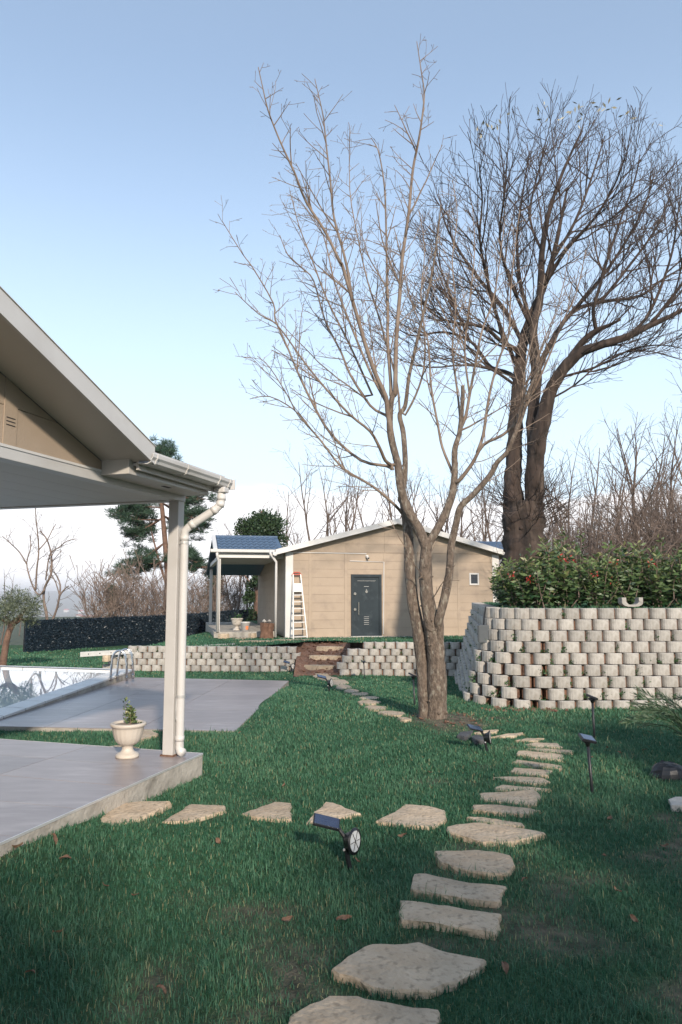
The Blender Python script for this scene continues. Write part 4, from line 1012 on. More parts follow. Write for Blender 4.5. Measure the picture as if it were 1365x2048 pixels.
# dense understorey of the wood, nobody could count it
th = MB(); r9 = random.Random(77)
spT = [dict(seg=.5, w=.12, up=.03, den=0, len=3, ang=(0, .5), r=.02, end=.3, sides=3, min=.007), dict(seg=.4, w=.18, up=.03, den=2.0, len=1.3, ang=(.4, 1.1), r=.010, end=.5, sides=3, min=.006),
       dict(seg=.3, w=.18, up=.0, den=2.0, len=.7, ang=(.4, 1.1), r=.007, end=.5, sides=3, min=.005)]
for i in range(1500):
    if i < 1150: x = r9.uniform(1075, 1480); Y = r9.uniform(24, 34)
    else: x = r9.uniform(880, 1080); Y = r9.uniform(36, 46)
    p = atY(x, 1200, Y); p.z = ground_at(p.x, Y); shoot(th, p, Vector((r9.gauss(0, .3), r9.gauss(0, .3), 1)), r9.uniform(1.6, 5.2), .02, 0, spT, r9)
tag(th.build('thicket', M_bark4), 'dense brown thicket of bare brush between the trunks of the wood', 'thicket', None, 'stuff')

# --- left side: bare tree by the fence, saplings behind it, pine, evergreen, olive
lt = empty('bare_tree', tuple(on_ground(84, 1298, 0, zl)), 'bare forked tree with leaning reddish trunk in front of the dark fence', 'tree')
YL = lt.location.y; rl = random.Random(8)
lm_ = [([(82, 1300), (88, 1285), (94, 1270), (95, 1250), (93, 1225), (88, 1200), (90, 1175), (102, 1150), (104, 1120), (100, 1095), (92, 1075), (80, 1062)], 0, .5, 8, 2.2),
       ([(94, 1270), (104, 1245), (115, 1215), (120, 1192), (130, 1178), (138, 1172)], 0, -.6, 5.5, 2),
       ([(119, 1195), (121, 1170), (113, 1150), (106, 1143)], 0, .4, 4, 1.8),
       ([(90, 1178), (80, 1190), (70, 1180), (60, 1155), (54, 1125), (62, 1095), (60, 1070)], 0, .8, 4, 1.6),
       ([(54, 1128), (40, 1105), (25, 1090), (5, 1072)], .5, .4, 3, 1.4), ([(72, 1180), (74, 1140), (78, 1105), (76, 1070), (72, 1030), (72, 1015)], .2, -.5, 4, 1.5),
       ([(92, 1160), (100, 1110), (118, 1095), (135, 1082), (152, 1078)], .2, -.4, 3, 1.4), ([(78, 1100), (95, 1080), (105, 1060), (113, 1047)], 0, .4, 2.6, 1.3), ([(120, 1192), (112, 1165), (100, 1140), (108, 1120), (125, 1100)], 0, .6, 2.6, 1.3)]
spL = [None, dict(seg=.25, w=.13, up=.05, den=3.4, len=1.1, ang=(.4, 1.0), r=.012, end=.5, sides=3, min=.008, noDown=1), dict(seg=.2, w=.13, up=.03, den=4.0, len=.5, ang=(.4, 1.0), r=.008, end=.6, sides=3, min=.007)]
t = MB(); c = MB()
for px, y0, dr_, w0, w1 in lm_:
    P, R = traced(px, YL + y0, dr_, w0, w1); t.tube(P, R, 7, True, None, .12, px[0][0]); sprout(c, P, R, 1, spL, rl, .3)
t.build('trunk', M_bark4, lt, True); c.build('crown', M_bark4, lt)['kind'] = 'stuff'
LS = 'bare brushy shrub with thin upright stems behind the dark fence'
for i in range(34):
    x = 186 + i * 9 + rw.uniform(-6, 6); Y = 33 + i * .34 + rw.uniform(0, 7)
    place(protoD, x, 1260, Y, rw.uniform(.85, 1.35), rw.uniform(0, 6.28), LS, 'bare shrubs behind the dark fence', 'shrub', zb=far_z(-8, Y) + .2)
for x, Y, s_ in ((20, 40, .6), (2, 36, .62), (-40, 38, .7), (38, 46, .5)):
    place(protoE, x, 1260, Y, s_, rw.uniform(0, 6.28), 'thin bare tree standing beyond the olive tree and fence', 'thin bare trees beyond the olive', zb=-1.2)
for x, Y, s_ in ((505, 44, .92), (590, 46, .85), (470, 50, .8)):
    place(protoB, x, 1260, Y, s_, rw.uniform(0, 6.28), 'bare spreading tree behind the blue tiled porch', 'bare trees behind the porch', zb=-.6)
def leaf_tree(name, loc, label, clumps, m, n, size, seed, trunk_px=None, width=.45, tw=None, group=None, fold=.06):
    g = np.random.default_rng(seed); root = empty(name, loc, label, 'tree', group); P = []; D = []
    for c, r, k in clumps:
        q = g.normal(size=(int(n * k), 3)); q /= np.linalg.norm(q, axis=1, keepdims=True); rad = r * (g.random((len(q), 1)) ** .45) * (1 + .25 * np.sin(q[:, :1] * 7 + q[:, 1:2] * 5))
        P.append(np.array(c)[None] + q * rad * np.array([1, 1, .9])); D.append(q + g.normal(size=q.shape) * .8 + np.array([0, 0, .2]))
    P = np.concatenate(P); D = np.concatenate(D); V, F, T = leaf_cloud(P, D, g.uniform(.6, 1.3, len(P)) * size, g, width, fold)
    V -= np.array(loc); mesh_np('crown', V, F, m, root, T, 'stuff')
    if tw is not None: tw.build('trunk', M_pinebark, root, True)
    return root
# evergreen with ivy trunk behind the porch
YE = 40.0; ez = -.9; g0 = atY(515, 1200, YE); t = MB(); t.tube([(g0.x, YE, ez), (g0.x + .1, YE, 1.8), (g0.x, YE, 4.0), (g0.x + .2, YE, 6.2)], [.3, .26, .2, .08], 8, True, None, .2)
cl = []
rg = random.Random(2)
for _ in range(26):
    a = rg.uniform(0, 6.28); rr = rg.uniform(.2, 1.05); zz = rg.uniform(-.6, .75); cl.append(((atY(525, 1060, YE).x + rr * math.cos(a), YE + rr * math.sin(a), 5.0 + zz), rg.uniform(.42, .68), .045))
for _ in range(34):
    zz = rg.uniform(-.3, 3.9); a = rg.uniform(0, 6.28); rr = rg.uniform(.1, .4 + .18 * zz); cl.append(((g0.x + rr * math.cos(a), YE + rr * math.sin(a), zz), rg.uniform(.22, .48), .016))
for _ in range(12):
    a = rg.uniform(0, 6.28); t.tube([(g0.x, YE, rg.uniform(1, 4)), (g0.x + 1.2 * math.cos(a), YE + 1.2 * math.sin(a), rg.uniform(2, 4.8))], [.06, .02], 5)
leaf_tree('evergreen_tree', (g0.x, YE, ez), 'round topped evergreen with ivy covered trunk behind the porch roof', cl, M_ever, 9500, .17, 6, tw=t)
# pine
YP = 46.0; pz = -1.6; t = MB(); gx = atY(333, 1180, YP).x; tp = atY(312, 905, YP)
TP = [Vector((gx - .2, YP, pz)), atY(338, 1170, YP), atY(332, 1100, YP), atY(325, 1020, YP), atY(316, 950, YP), tp]
t.tube(TP, [.24, .21, .18, .15, .10, .03], 8, True, None, .15); t.tube([atY(336, 1180, YP), atY(318, 1120, YP), atY(305, 1070, YP), atY(300, 1040, YP)], [.09, .08, .05, .03], 6)
rp = random.Random(12); gp_ = np.random.default_rng(12); P = []; D = []
def pine_branch(a, b, n):
    a, b = Vector(a), Vector(b); mid = a.lerp(b, .5) + Vector((0, 0, -.12)); t.tube([a, mid, b], [.05, .035, .015], 5)
    for k in range(n):
        f = .35 + .65 * (k + rp.random()) / n; c = (a.lerp(mid, f * 2) if f < .5 else mid.lerp(b, f * 2 - 1)) + Vector((rp.gauss(0, .34), rp.gauss(0, .34), rp.gauss(.05, .30)))
        t.tube([a.lerp(b, f), c], [.014, .008], 3, False)
        q = gp_.normal(size=(80, 3)); q[:, 2] = np.abs(q[:, 2]) * .9 - .1; D.append(q); P.append(np.repeat(np.array(c[:])[None], 80, 0) + gp_.normal(size=(80, 3)) * .07)
for px0, px1, n in (((330, 1085), (232, 1150), 12), ((331, 1090), (395, 1118), 9), ((326, 1040), (235, 1030), 13), ((326, 1035), (250, 1075), 12), ((326, 1030), (400, 1062), 11), ((324, 1015), (240, 1000), 14), ((323, 1005), (418, 1048), 13), ((321, 990), (245, 985), 13), ((321, 985), (405, 1000), 13),
                    ((319, 970), (262, 960), 11), ((318, 965), (380, 975), 11), ((316, 950), (280, 925), 9), ((315, 945), (358, 945), 9), ((314, 930), (300, 905), 7), ((313, 925), (338, 905), 7), ((312, 910), (311, 897), 4), ((333, 1120), (268, 1135), 5), ((334, 1130), (420, 1140), 6)):
    for dy in (-.9, .1, .8):
        a = atY(px0[0], px0[1], YP); b = atY(px1[0] + rp.uniform(-14, 14), px1[1] + rp.uniform(-10, 10), YP + dy * 1.6 * rp.uniform(.4, 1.3)); pine_branch(a, b, int(n * 1.4))
P = np.concatenate(P); D = np.concatenate(D); V, F, T = leaf_cloud(P, D, gp_.uniform(.26, .48, len(P)), gp_, .08)
pine = empty('pine_tree', (gx - .2, YP, pz), 'tall green pine with needle tufts behind the veranda post', 'tree'); V -= np.array(pine.location)
t.build('trunk', M_pinebark, pine, True); mesh_np('crown', V, F, M_needle, pine, T, 'stuff')
for x, Y, s_ in ((428, 52, .34), (225, 50, .26)):
    o = copy_tree(pine); p = atY(x, 1200, Y); o.location = (p.x, Y, -1.6); o.scale = (s_, s_, s_ * 1.15); o.rotation_euler = (0, 0, 2.0); tag(o, 'small young pine among the bare shrubs behind the fence', 'tree', 'young pines behind the fence')
# olive tree left of the pool
op = on_ground(4, 1338); YV = op.y; t = MB()
P, R = smooth_line([op + ZA * -.1, atY(10, 1300, YV), atY(17, 1268, YV), atY(28, 1245, YV), atY(45, 1228, YV + .1)], [.11, .09, .085, .075, .03]); t.tube(P, R, 10, True, None, .2)
for q in ((60, 1240), (10, 1232), (-15, 1222), (55, 1215)): t.tube([atY(24, 1252, YV), atY((24 + q[0]) / 2, 1240, YV + .1), atY(q[0], q[1], YV)], [.05, .035, .012], 6)
cl = [(tuple(atY(x, y, YV + dy)), r, k) for x, y, dy, r, k in ((45, 1212, 0, .42, .2), (10, 1215, .2, .45, .2), (-25, 1222, 0, .5, .2), (66, 1222, -.2, .26, .1), (30, 1195, .2, .35, .14), (-50, 1215, .1, .45, .15), (-10, 1240, -.2, .3, .08), (60, 1240, 0, .2, .05), (20, 1225, -.4, .4, .14), (68, 1205, .2, .2, .05))]
leaf_tree('olive_tree', tuple(op), 'small grey green olive tree with leaning trunk beside the pool', cl, M_olive, 5200, .085, 9, tw=t, width=.2)

# --- dark artificial hedge fence
fa, fb = atY(50, 1300, 28), atY(300, 1282, 33.0); fpts = []
for x, yb, Y in ((50, 1300, 28), (140, 1294, 29.5), (230, 1287, 31.5), (320, 1280, 34), (390, 1272, 37), (458, 1262, 40.5), (530, 1255, 44)):
    fpts.append(atY(x, yb, Y))
fpts, _ = smooth_line(fpts, [0] * len(fpts), 4)
fen = empty('screen_fence', tuple(fpts[0]), 'long dark artificial leaf screen fence at the edge of the lawn', 'fence'); gf = np.random.default_rng(3)
FH = 1.12; P = []; D = []
for i, (a, b) in enumerate(zip(fpts[:-1], fpts[1:])):
    e = (b - a); nrm = Vector((e.y, -e.x, 0)).normalized(); mb = MB()
    mb.prism([a - ZA * .25, b - ZA * .25, b + ZA * FH, a + ZA * FH], nrm * -.05); mb.build('screen_panel', M_hedgeplastic, fen)
    k = int(e.length * 900); tt = gf.random((k, 1)); P.append(np.array(a)[None] + tt * np.array(e)[None] + np.array([0, 0, 1.]) * gf.random((k, 1)) * (FH + .02) + np.array(nrm)[None] * .0)
    D.append(np.array(nrm)[None] * .8 + gf.normal(size=(k, 3)) * .7)
    if i % 4 == 0:
        mb = MB(); mb.tube([a - ZA * .3 - nrm * .09, a + ZA * (FH + .03) - nrm * .09], .025, 6); mb.build('post', M_black, fen)
P = np.concatenate(P); V, F, T = leaf_cloud(P, np.concatenate(D), gf.uniform(.05, .10, len(P)), gf, .5); V -= np.array(fen.location); mesh_np('screen_leaves', V, F, M_hedgeplastic, fen, T, 'stuff')

# --- shrubs on the raised bed: leaf whorls on upright stems, some red
def shrub(seed, h, wdt):
    g = np.random.default_rng(seed); r = random.Random(seed); root = bpy.data.objects.new('berry_shrub', None); COL.objects.link(root); t = MB(); P = []; D = []; S = []; T = []; PR = []; DR = []
    for k in range(19):
        a = r.uniform(0, 6.28); rr = wdt * math.sqrt(r.random()); top = Vector((rr * math.cos(a), rr * math.sin(a) * .8, h * r.uniform(.42, 1.12) * (1 - .3 * (rr / wdt) ** 2))); bs = Vector((rr * .25 * math.cos(a), rr * .25 * math.sin(a), -.05))
        Q = [bs.lerp(top, f) + Vector((r.gauss(0, .03), r.gauss(0, .03), 0)) for f in (0, .33, .66, 1)]; t.tube(Q, [.012, .009, .007, .004], 4, False)
        n = 46
        for j in range(n):
            f = .12 + .88 * (j / n) ** .8; q = Q[0].lerp(Q[3], f) + Vector((r.gauss(0, .035), r.gauss(0, .035), r.gauss(0, .02))); az = j * 2.4 + r.uniform(-.5, .5); tilt = .15 + .75 * f
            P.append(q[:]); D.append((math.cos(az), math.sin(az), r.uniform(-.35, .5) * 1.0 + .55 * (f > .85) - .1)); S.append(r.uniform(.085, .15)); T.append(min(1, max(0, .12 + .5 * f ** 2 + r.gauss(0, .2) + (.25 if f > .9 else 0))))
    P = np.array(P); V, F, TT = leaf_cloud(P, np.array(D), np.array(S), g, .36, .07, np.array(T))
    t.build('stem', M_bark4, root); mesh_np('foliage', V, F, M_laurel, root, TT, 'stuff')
    for _ in range(1):
        a = r.uniform(0, 6.28); c = np.array([wdt * .7 * math.cos(a), -abs(wdt * .7 * math.sin(a)), h * r.uniform(.35, .8)]); m = 9; V, F, TT = leaf_cloud(c[None] + g.normal(size=(m, 3)) * .04, g.normal(size=(m, 3)), np.full(m, .06), g, .5); mesh_np('red_leaves', V, F, M_redleaf, root, TT, 'stuff')
    return root
sh = [shrub(61, 1.0, .48), shrub(62, .92, .45), shrub(63, 1.12, .5)]
LSH = 'leafy green shrub with pale tips and red leaves above the tall planter wall'
rs_ = random.Random(14)
spots = [(2.92, 12.6, .75), (3.15, 13.4, .85), (3.35, 14.4, .8), (2.85, 11.75, .82)] + [(3.1 + i * .50, 11.65 + rs_.uniform(-.1, .25), rs_.uniform(.72, 1.12)) for i in range(9)] + [(3.5 + i * .68, 12.7 + rs_.uniform(-.2, .3), rs_.uniform(.85, 1.28)) for i in range(9)]
for i, (x, y, s_) in enumerate(spots):
    o = sh[i] if i < 3 else copy_tree(sh[i % 3]); o.location = (x, y, 1.38); o.rotation_euler = (0, 0, rs_.uniform(-.6, .6)); o.scale = (s_, s_, s_)
    tag(o, LSH, 'shrub', 'shrubs on the raised bed')
# --- unseen evergreen trees, added behind the camera to throw dappled shade on the foreground
def shade_tree(x, y, h, r, seed):
    q = random.Random(seed); t = MB(); t.tube([(x, y, -.1), (x + .1, y, h * .4), (x, y, h * .85)], [.16, .12, .04], 8, True, None, .15); c = []
    for _ in range(26):
        zz = q.uniform(.18, .95); a = q.uniform(0, 6.28); rr = r * (1 - (zz - .3) ** 2 * 1.3) * math.sqrt(q.random()) * .8; c.append(((x + rr * math.cos(a), y + rr * math.sin(a), h * zz), r * q.uniform(.24, .42), .04))
    leaf_tree('evergreen_tree', (x, y, 0), 'unseen broad evergreen tree added behind the viewpoint to shade the near lawn', c, M_ever, 2600, .22, seed, tw=t, group='unseen shade trees added behind the viewpoint')
for i, (x, y, h, r) in enumerate(((.6, -5.6, 4.9, 1.7), (2.9, -5.2, 5.0, 1.7), (4.7, -4.0, 5.0, 1.7), (6.0, -1.2, 4.9, 1.6), (7.6, .2, 4.7, 1.5), (-1.6, -6.4, 4.6, 1.7), (9.4, 1.0, 4.4, 1.5))): shade_tree(x, y, h, r, 90 + i)

# ------------------------------------------------------------------ stepping stones
STONE_POLY = []
def stone(name, label, poly, seed, th=.07, lift=.035, fn=zl, group=None, cat='stepping stone'):
    """flat slab of split limestone from its outline on the ground"""
    r = random.Random(seed); c = Vector((sum(p.x for p in poly) / len(poly), sum(p.y for p in poly) / len(poly), 0)); out_ = []
    n = len(poly)
    for i in range(n):
        a, b = poly[i], poly[(i + 1) % n]; k = max(2, int((b - a).length / .045))
        for j in range(k):
            q = a.lerp(b, j / k); d = (q - c); d.z = 0; out_.append(q + d.normalized() * (r.gauss(0, .006) if j else 0))
    zt = fn(c.x, c.y) + lift; c.z = zt; N_ = len(out_)
    rings = ((1.03, -th - .03, .012), (1.015, -th * .45, .008), (1.0, -.010, .004), (.975, -.001, .003), (.8, .002, .004), (.55, .003, .005), (.28, .003, .004))
    vs = []; fs = []
    tx, ty = r.uniform(-.02, .02), r.uniform(-.02, .02)
    for sc, dz, jt in rings:
        for i, p in enumerate(out_):
            x = c.x + (p.x - c.x) * sc; y = c.y + (p.y - c.y) * sc; e = mnoise.noise((x * 9 + seed, y * 9, dz * 30)) * jt * 1.6 + mnoise.noise((x * 28, y * 28 + seed, 0)) * jt * .6
            if sc > .99: x += mnoise.noise((x * 14, y * 14, dz * 60 + seed)) * .010; y += mnoise.noise((y * 14, x * 14, dz * 60 - seed)) * .010
            vs.append(Vector((x, y, zt + dz + e + (x - c.x) * tx + (y - c.y) * ty)))
    for k in range(len(rings) - 1):
        for i in range(N_): fs.append((k * N_ + i, k * N_ + (i + 1) % N_, (k + 1) * N_ + (i + 1) % N_, (k + 1) * N_ + i))
    vs.append(Vector((c.x, c.y, zt + .003))); q = (len(rings) - 1) * N_
    for i in range(N_): fs.append((q + i, q + (i + 1) % N_, len(vs) - 1))
    me = bpy.data.meshes.new(name); me.from_pydata([tuple(v - c) for v in vs], [], fs); o = link(name, me, M_stone); o.location = c
    tag(o, label, cat, group); STONE_POLY.append([(c.x + (p.x - c.x) * .93, c.y + (p.y - c.y) * .93) for p in out_[::2]]); return o
def zpoly(ox, oy, sc, pts, fn=zl, lift=.035): return [on_ground(ox + x / sc, oy + y / sc, lift, fn) for x, y in pts]
Z2, Z8, Z7, Z6 = (500, 1600, 2.275), (840, 1400, 2.6), (480, 1280, 2.844), (0, 1340, 2.844)
SPECS = [
 (Z2, [(150, 1100), (188, 975), (270, 930), (360, 895), (490, 890), (560, 910), (700, 930), (865, 950), (850, 1019), (800, 1120), (400, 1150)], 'broad pale stepping stone at the near end of the garden path'),
 (Z2, [(372, 765), (440, 715), (520, 665), (600, 655), (770, 643), (900, 690), (1075, 720), (1040, 760), (960, 800), (880, 835), (820, 862), (700, 862), (560, 850), (500, 815), (400, 790)], 'largest pointed hexagonal stepping stone with grass along its front edge'),
 (Z2, [(680, 455), (760, 462), (950, 488), (1145, 515), (1118, 600), (1020, 590), (860, 560), (690, 545)], 'long thick rectangular stepping stone with a broken right corner'),
 (Z2, [(745, 340), (800, 336), (900, 355), (1000, 375), (1170, 385), (1130, 460), (1020, 450), (880, 432), (730, 410)], 'long notched stepping stone with a dark speck, before the thick rectangular one'),
 (Z2, [(838, 235), (920, 230), (1030, 225), (1120, 232), (1185, 245), (1208, 290), (1165, 333), (1060, 330), (930, 305), (870, 285)], 'rounded oval stepping stone between the notched and the boat shaped stones'),
 (Z2, [(895, 120), (940, 110), (1050, 103), (1150, 115), (1345, 150), (1290, 165), (1200, 188), (1060, 188), (980, 165), (900, 140)], 'boat shaped stepping stone with a dark round stain where two paths meet'),
 (Z2, [(990, 75), (1060, 78), (1240, 105), (1250, 120), (1150, 113), (1050, 100)], 'thin sliver of stone tucked behind the boat shaped stepping stone'),
 (Z8, [(275, 545), (400, 540), (630, 572), (560, 595), (400, 585), (275, 572)], 'narrow stepping stone just behind the thin sliver of stone'),
 (Z8, [(305, 483), (500, 475), (590, 468), (635, 500), (600, 545), (450, 530), (310, 515)], 'thick stepping stone with a raised rough right end'),
 (Z8, [(390, 450), (430, 437), (600, 455), (685, 463), (600, 472), (400, 465)], None), (Z8, [(375, 398), (520, 395), (640, 405), (685, 428), (600, 436), (480, 420)], None),
 (Z8, [(470, 370), (490, 348), (640, 362), (690, 368), (665, 395), (560, 388)], None), (Z8, [(480, 320), (500, 307), (640, 325), (740, 340), (735, 358), (600, 345)], None),
 (Z8, [(505, 285), (510, 265), (540, 260), (750, 280), (745, 310), (620, 302)], None), (Z8, [(555, 250), (700, 255), (800, 262), (795, 272), (650, 268)], None),
 (Z8, [(548, 230), (600, 220), (710, 222), (745, 245), (600, 243)], None), (Z8, [(495, 208), (560, 197), (650, 200), (600, 213)], None), (Z8, [(370, 190), (450, 175), (538, 170), (500, 187)], None), (Z8, [(280, 167), (340, 157), (410, 155), (400, 165), (300, 172)], None),
 (Z6, [(515, 855), (600, 805), (690, 768), (800, 762), (970, 770), (880, 815), (760, 850), (640, 870)], 'pointed pale stepping stone right beside the terrace edge'),
 (Z6, [(920, 850), (1000, 810), (1085, 758), (1180, 765), (1280, 770), (1285, 795), (1180, 830), (1060, 860)], 'pale stepping stone with a blunt right end, second from the terrace edge'),
 (Z7, [(10, 990), (110, 950), (200, 920), (295, 925), (297, 1020), (200, 1018), (110, 1010)], 'orange tinted triangular stepping stone with a straight right side'),
 (Z7, [(375, 1035), (420, 985), (490, 925), (530, 928), (600, 955), (690, 985), (560, 1010), (450, 1035)], 'triangular pale stepping stone just behind the solar spotlight with the white lens'),
 (Z7, [(770, 1030), (880, 975), (940, 932), (1080, 940), (1170, 965), (1178, 1020), (1100, 1060), (980, 1055), (860, 1040)], 'broad thick stepping stone between the triangular and the boat shaped stones')]
ORD = ['first', 'second', 'third', 'fourth', 'fifth', 'sixth', 'seventh', 'eighth', 'ninth', 'tenth', 'eleventh', 'twelfth']; nun = 0
for i, (zz, pts, lab) in enumerate(SPECS):
    big_ = zz is Z2; grp = None
    if lab is None: lab = ORD[nun] + ' thin stone after the raised end stone, in the row curving to the tree'; nun += 1; grp = 'stones curving to the tree'
    stone('stepping_stone', lab, zpoly(*zz, pts, zl, .036 if big_ else .026), 100 + i, .08 if big_ else .05, .036 if big_ else .026, zl, grp)
def ell(zz, cx, cy, hw, hh, seed, fn=zl):
    r = random.Random(seed); return zpoly(*zz, [(cx + hw * math.cos(a) * r.uniform(.82, 1.1), cy + hh * math.sin(a) * r.uniform(.75, 1.15)) for a in [k * 6.283 / 8 + r.uniform(-.2, .2) for k in range(8)]], fn)
for i, (cx, cy, hw, hh) in enumerate(((940, 443, 45, 10), (868, 412, 80, 13), (778, 380, 78, 13), (733, 350, 72, 13), (730, 326, 60, 8), (690, 304, 55, 8), (635, 287, 48, 9), (585, 268, 52, 9), (557, 242, 62, 13), (500, 216, 62, 10), (468, 204, 62, 7), (475, 188, 50, 8))):
    stone('stepping_stone', ORD[i] + ' stone from the tree foot in the far row to the soil steps', ell(Z7, cx, cy, hw, hh, 200 + i), 200 + i, .05, .03, zl, 'stones leading to the soil steps')
def wstone(name, x, y, a, b, seed, fn, lab, th, lift, rot=0.0, cat='stepping stone'):
    r = random.Random(seed); pts = []
    for k in range(9):
        t_ = k * 6.283 / 9 + r.uniform(-.2, .2); u_, v_ = a * math.cos(t_) * r.uniform(.85, 1.1), b * math.sin(t_) * r.uniform(.8, 1.15); pts.append(Vector((x + u_ * math.cos(rot) - v_ * math.sin(rot), y + u_ * math.sin(rot) + v_ * math.cos(rot), 0)))
    stone(name, lab, pts, seed, th, lift, fn, None, cat)
for i, (x, y, lab) in enumerate(((-.50, 18.55, 'lowest stone tread in the red soil steps'), (-.42, 19.2, 'middle stone tread in the red soil steps'), (-.30, 19.85, 'upper stone tread in the red soil steps'))): wstone('step_stone', x, y, .40, .12, 230 + i, ramp_z, lab, .09, .07, .05 * i, 'step stone')
for i, (px_, y, a, b, lab) in enumerate(((702, 22.2, .55, .16, 'long flat stone on the upper grass in front of the steel door'), (622, 21.6, .30, .16, 'flat stone on the upper grass right of the ladder feet'), (575, 22.2, .50, .10, 'long thin stone on the upper grass below the ladder'), (515, 21.7, .50, .13, 'long thin stone beside the end of the steel profile'), (488, 23.6, .30, .14, 'small flat stone on the grass in front of the porch'), (477, 23.0, .18, .10, 'smallest flat stone on the grass between porch and steel profile'))):
    p_ = atY(px_, 1280, y); wstone('stepping_stone', p_.x, y, a, b, 240 + i, zu, lab, .06, .04)
stone('stepping_stone', 'flat stone in the grass strip behind the urn', zpoly(*Z6, [(780, 372), (800, 345), (870, 348), (905, 360), (850, 380), (800, 395)]), 250, .05, .03)
stone('stepping_stone', 'thin stone along the back edge of the terrace by the urn', zpoly(*Z6, [(590, 434), (650, 424), (750, 428), (795, 438), (700, 442)]), 251, .05, .03)

# ------------------------------------------------------------------ urn with small shrub
pp = atz(255, 1514, ZT); urn = empty('urn_planter', (pp.x, pp.y, ZT), 'cream fluted urn with a small variegated shrub on the near terrace', 'planter')
prof = [(r_ * .93, z_ * .93) for r_, z_ in [(.108, 0), (.112, .014), (.105, .030), (.088, .042), (.062, .056), (.050, .082), (.054, .108), (.066, .118), (.084, .124), (.112, .152), (.130, .190), (.140, .235), (.146, .272), (.150, .284), (.158, .290), (.168, .298), (.171, .312), (.166, .324), (.150, .328), (.140, .318), (.136, .300)]]
mb = MB(); mb.lathe((pp.x, pp.y, ZT), prof, 56, (8, 12, 18, .055)); mb.build('bowl', M_pot, urn, True)
mb = MB(); mb.lathe((pp.x, pp.y, ZT), [(.129, .283), (.10, .287), (.05, .290), (.01, .291)], 24); mb.build('soil', M_potsoil, urn, True)
g = np.random.default_rng(8); P = []; D = []; t = MB()
for k in range(9):
    a = g.uniform(0, 6.28); rr = g.uniform(0, .035); h = (.21 if k == 0 else g.uniform(.06, .16)); bx = pp.x + rr * math.cos(a) + (-.02 if k == 0 else .02); by = pp.y + rr * math.sin(a); t.tube([(bx, by, ZT + .27), (bx, by, ZT + .29 + h)], [.004, .002], 4)
    for j in range(int(h * 260)): P.append((bx + g.normal() * .012, by + g.normal() * .012, ZT + .295 + h * g.random())); D.append((g.normal(), g.normal(), .6 + .4 * g.random()))
for j in range(16): P.append((pp.x + .07 + g.normal() * .02, pp.y - .02 + g.normal() * .02, ZT + .29 + g.random() * .03)); D.append((g.normal(), g.normal(), .7))
V, F, T = leaf_cloud(np.array(P), np.array(D), g.uniform(.022, .038, len(P)), g, .55, .06, np.clip(g.random(len(P)) * 1.05, 0, 1)); V -= np.array(urn.location)
t.build('stem', M_bark4, urn); mesh_np('foliage', V, F, M_laurel, urn, T, 'stuff')

# ------------------------------------------------------------------ solar spotlights and stake lights
def spot(seed=0):
    root = bpy.data.objects.new('solar_spotlight', None); COL.objects.link(root)
    def b(m2, n, m, sm=False): return m2.build(n, m, root, sm)
    m2 = MB(); m2.tube([(0.012, 0, -.08), (0.006, 0, .0), (-.012, 0, .10), (-.024, 0, .19)], [.006, .016, .015, .014], 8); b(m2, 'stake', M_black)
    m2 = MB(); m2.tube([(-.024, 0, .185), (-.055, 0, .225), (-.075, 0, .245)], [.014, .011, .013], 8); b(m2, 'arm', M_black)
    m2 = MB(); x = Vector((.97, .05, -.24)).normalized(); yv = Vector((.12, .93, .28)); yv = (yv - x * yv.dot(x)).normalized(); zv = x.cross(yv)
    c = Vector((-.135, 0, .272)); m2.box(c, (.165, .105, .016), (x, yv, zv)); pn = m2.build('panel_case', M_black, root, False, .003)
    m2 = MB(); m2.box(c + zv * .009, (.150, .092, .002), (x, yv, zv)); b(m2, 'solar_cell', M_solar)
    ax = Vector((.86, -.50, .06)).normalized(); c = Vector((.022, -.01, .165)); m2 = MB(); m2.tube([c - ax * .05, c - ax * .035, c - ax * .005, c + ax * .012, c + ax * .018], [.024, .046, .058, .077, .077], 26); b(m2, 'lamp_head', M_black, True)
    m2 = MB(); m2.tube([c + ax * .0185, c + ax * .0205], .060, 26); le = b(m2, 'lens', M_lens)
    s1 = ax.cross(ZA).normalized(); s2 = s1.cross(ax)
    for k in range(3):
        d = s1 * math.cos(k * 1.047) + s2 * math.sin(k * 1.047); m2 = MB(); m2.box(c + ax * .0225, (.118, .002, .003), (d, ax.cross(d), ax)); m2.build('rib', M_black, le)
    for q in ((-.028, -.02, .12), (.015, -.035, .12)):
        m2 = MB(); m2.tube([Vector(q), Vector(q) + Vector((0, -.012, 0))], .007, 8); b(m2, 'screw', M_galv)
    return root
sp0 = spot()
for i, (x, y, s_, rz_, lab) in enumerate(((698, 1738, 1.0, 0, 'black solar spotlight with round white lens in the foreground grass'), (974, 1506, .95, .25, 'black solar spotlight in the soil at the fruit tree foot'), (659, 1385, 1.0, .2, 'black solar spotlight beside the far row of stepping stones'), (584, 1346, 1.0, -.1, 'black solar spotlight in front of the low wall by the soil steps'))):
    o = sp0 if i == 0 else copy_tree(sp0); o.location = on_ground(x, y); o.scale = (s_, s_, s_); o.rotation_euler = (0, 0, rz_); tag(o, lab, 'spotlight', 'solar spotlights in the grass')
